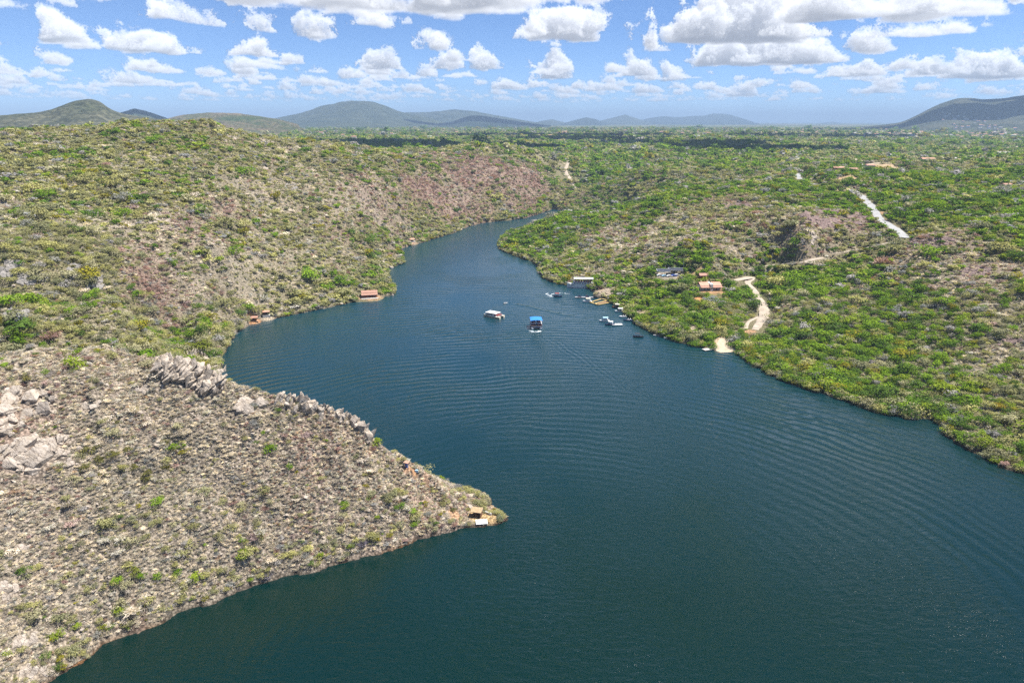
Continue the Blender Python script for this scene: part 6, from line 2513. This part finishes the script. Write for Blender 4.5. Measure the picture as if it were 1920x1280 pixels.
    special('shrub', 'grey-green airy bush standing in the water off the tip of the spur', 935, 976, 1.9, (0.20, 0.22, 0.15), 0.9)
    special('shrub', 'dark green shrub just up the slope from the straw shelter', 850, 958, 1.3, (0.12, 0.14, 0.04))
    special('shrub', 'small yellow-green shrub behind the straw shelter', 878, 956, 0.9, (0.2, 0.22, 0.05))
    special('shrub', 'isolated green shrub on the upper slope toward the lookout', 745, 922, 1.35, (0.15, 0.165, 0.04))
    special('shrub', 'small yellow-green shrub below the rock rim', 478, 765, 1.0, (0.24, 0.20, 0.04))
    special('shrub', 'yellow-green shrub near the top edge of the spur, left side', 52, 714, 1.5, (0.22, 0.2, 0.05))
    special('shrub', 'lilac-grey leafless shrub at the waterline of the spur', 678, 1022, 1.7, (0.25, 0.22, 0.27), 1.0, True)
    special('shrub', 'lilac-grey leafless shrub at the water near the bottom edge of the spur', 500, 1082, 1.8, (0.27, 0.24, 0.27), 0.9, True)
    special('shrub', 'bright yellow shrub at the bottom left waterline', 117, 1254, 1.4, (0.26, 0.24, 0.02))
    special('shrub', 'bright yellow-green shrub above the bottom left waterline', 190, 1182, 1.7, (0.22, 0.24, 0.02))
    for px, py, r in ((165, 850, 2.2), (185, 868, 1.9), (210, 858, 1.8), (240, 848, 1.6), (160, 880, 1.6), (250, 880, 1.7), (275, 890, 1.8), (310, 835, 1.5), (322, 848, 1.4), (222, 795, 1.1), (270, 905, 1.5)):
        special('shrub', 'olive shrub in the cluster right of the lower slabs' + (', upper row' if py < 855 else ', lower row'), px, py, r, tuple(np.array([0.165, 0.16, 0.045]) * rng.uniform(.85, 1.15)))
    for lab, px, py, r, col in (('big round bright green tree in the cove behind the crag', 378, 655, 6.0, (0.20, 0.235, 0.03)), ('green tree beside the big round one in the cove', 410, 640, 4.2, (0.13, 0.16, 0.035)), ('yellow-green tree at the water left of the cove', 350, 655, 4.0, (0.24, 0.24, 0.04)),
                                ('round dark green tree on the point right of the lodge', 722, 547, 4.2, (0.10, 0.155, 0.022)), ('broad olive tree left of the lodge', 648, 555, 4.6, (0.19, 0.2, 0.05)), ('fresh green tree on the rocky point at the narrows', 752, 490, 4.4, (0.12, 0.19, 0.025)),
                                ('bright yellow-green tree at the river mouth on the left shore', 905, 408, 4.0, (0.15, 0.19, 0.04)), ('yellow-flowering tree at the right edge by the shore', 1874, 768, 3.0, (0.36, 0.25, 0.03)), ('orange-yellow tree among bushes in front of the house track', 1368, 590, 2.4, (0.36, 0.27, 0.02)),
                                ('vivid green dome tree in the middle of the right bank scrub', 1681, 702, 3.0, (0.09, 0.22, 0.015)), ('bright yellow-green tree over the water right of the beach', 1570, 690, 3.2, (0.26, 0.29, 0.02)), ('yellow-green tree above the moored passenger boat', 1090, 500, 4.6, (0.23, 0.25, 0.03)),
                                ('second yellow-green tree above the moored passenger boat, farther left', 1066, 497, 4.2, (0.22, 0.23, 0.03))):
        special('tree', lab, px, py, r, col)
    # --- everything else in three masses
    rest = ~single
    near = R < 460
    for nm, sel, pro in (('scrub', rest & twig & near, near_twig), ('scrub', rest & twig & ~near, mid_twig), ('bushes', rest & ~twig & near, near_leaf), ('bushes', rest & ~twig & ~near & (R < 1150), mid_leaf), ('far_bushes', rest & ~twig & (R >= 1150), far_leaf)):
        q = np.nonzero(sel)[0]
        make_scatter(nm, pro, X[q], Y[q], Z[q], S3[q], TURN[q], rng.integers(0, len(pro), len(q)), C[q])
    # --- dry tufts and stones between the shrubs of the near slopes
    X, Y, SD = gather([(100, 270, 0.52), (270, 460, 1.25), (460, 800, 1.95), (800, 1150, 3.0)])
    R = np.hypot(X, Y)
    k = (X < 150) | (R > 300)
    X, Y, SD, R = X[k], Y[k], SD[k], R[k]
    mx = zmix(X, Y)
    mx[:, 2] += np.where(R < 270, 0.7, 0.15)
    mx[:, 1] += np.where(R < 270, 0.0, 0.2)
    mx[:, 0] *= 0.4
    K = choose(mx, rng)
    C = tints(K, rng) * rng.uniform(0.65, 1.25, (len(X), 1))
    st = (rng.random(len(X)) < np.where(R < 270, 0.10, 0.015)) & (SD > 1.5)
    Z = hgt(X, Y) - 0.05
    SZ = rng.uniform(0.28, 0.80, len(X)) * np.select([R < 270, R < 460, R < 800], [1.0, 1.5, 1.9], 2.4)
    TURN = np.stack([rng.normal(0, .15, len(X)), rng.normal(0, .15, len(X)), rng.uniform(0, 6.283, len(X))], 1)
    H3 = np.stack([SZ, SZ, SZ * .75], 1)
    low = np.isin(K, (0, 1, 5)) & ~st
    q = np.nonzero(~st & ~low)[0]
    make_scatter('dry_tufts', near_twig + mid_twig, X[q], Y[q], Z[q], H3[q], TURN[q], np.where(R[q] < 300, rng.integers(0, 4, len(q)), rng.integers(4, 7, len(q))), C[q])
    q = np.nonzero(low)[0]
    make_scatter('low_bushes', near_leaf + far_leaf, X[q], Y[q], Z[q], H3[q], TURN[q], np.where(R[q] < 300, rng.integers(0, 4, len(q)), rng.integers(4, 7, len(q))), C[q])
    q = np.nonzero(st)[0]
    s = np.minimum(SZ[q], .8) * np.exp(rng.normal(-0.7, 0.45, len(q)))
    make_scatter('loose_stones', stone, X[q], Y[q], Z[q] + .05, np.stack([s * 1.3, s, s * .8], 1), TURN[q] + np.stack([rng.uniform(.1, .8, len(q)), rng.uniform(-.3, .6, len(q)), np.zeros(len(q))], 1), rng.integers(0, 4, len(q)), C[q])


# ------------------------------------------------------------------ put it all together
build_ground()
build_water()
HILLGRID = build_hills()
build_clouds()
buildings()
boats_and_docks()
rocks()
plants()
BYH = {}
for o in scene.objects:
    if o.parent is None and o.get('label') and (o.name.startswith('town_house') or 'cluster right of the lower' in o['label']):
        BYH.setdefault(o['label'], []).append(o)
rank(BYH)
build_haze()
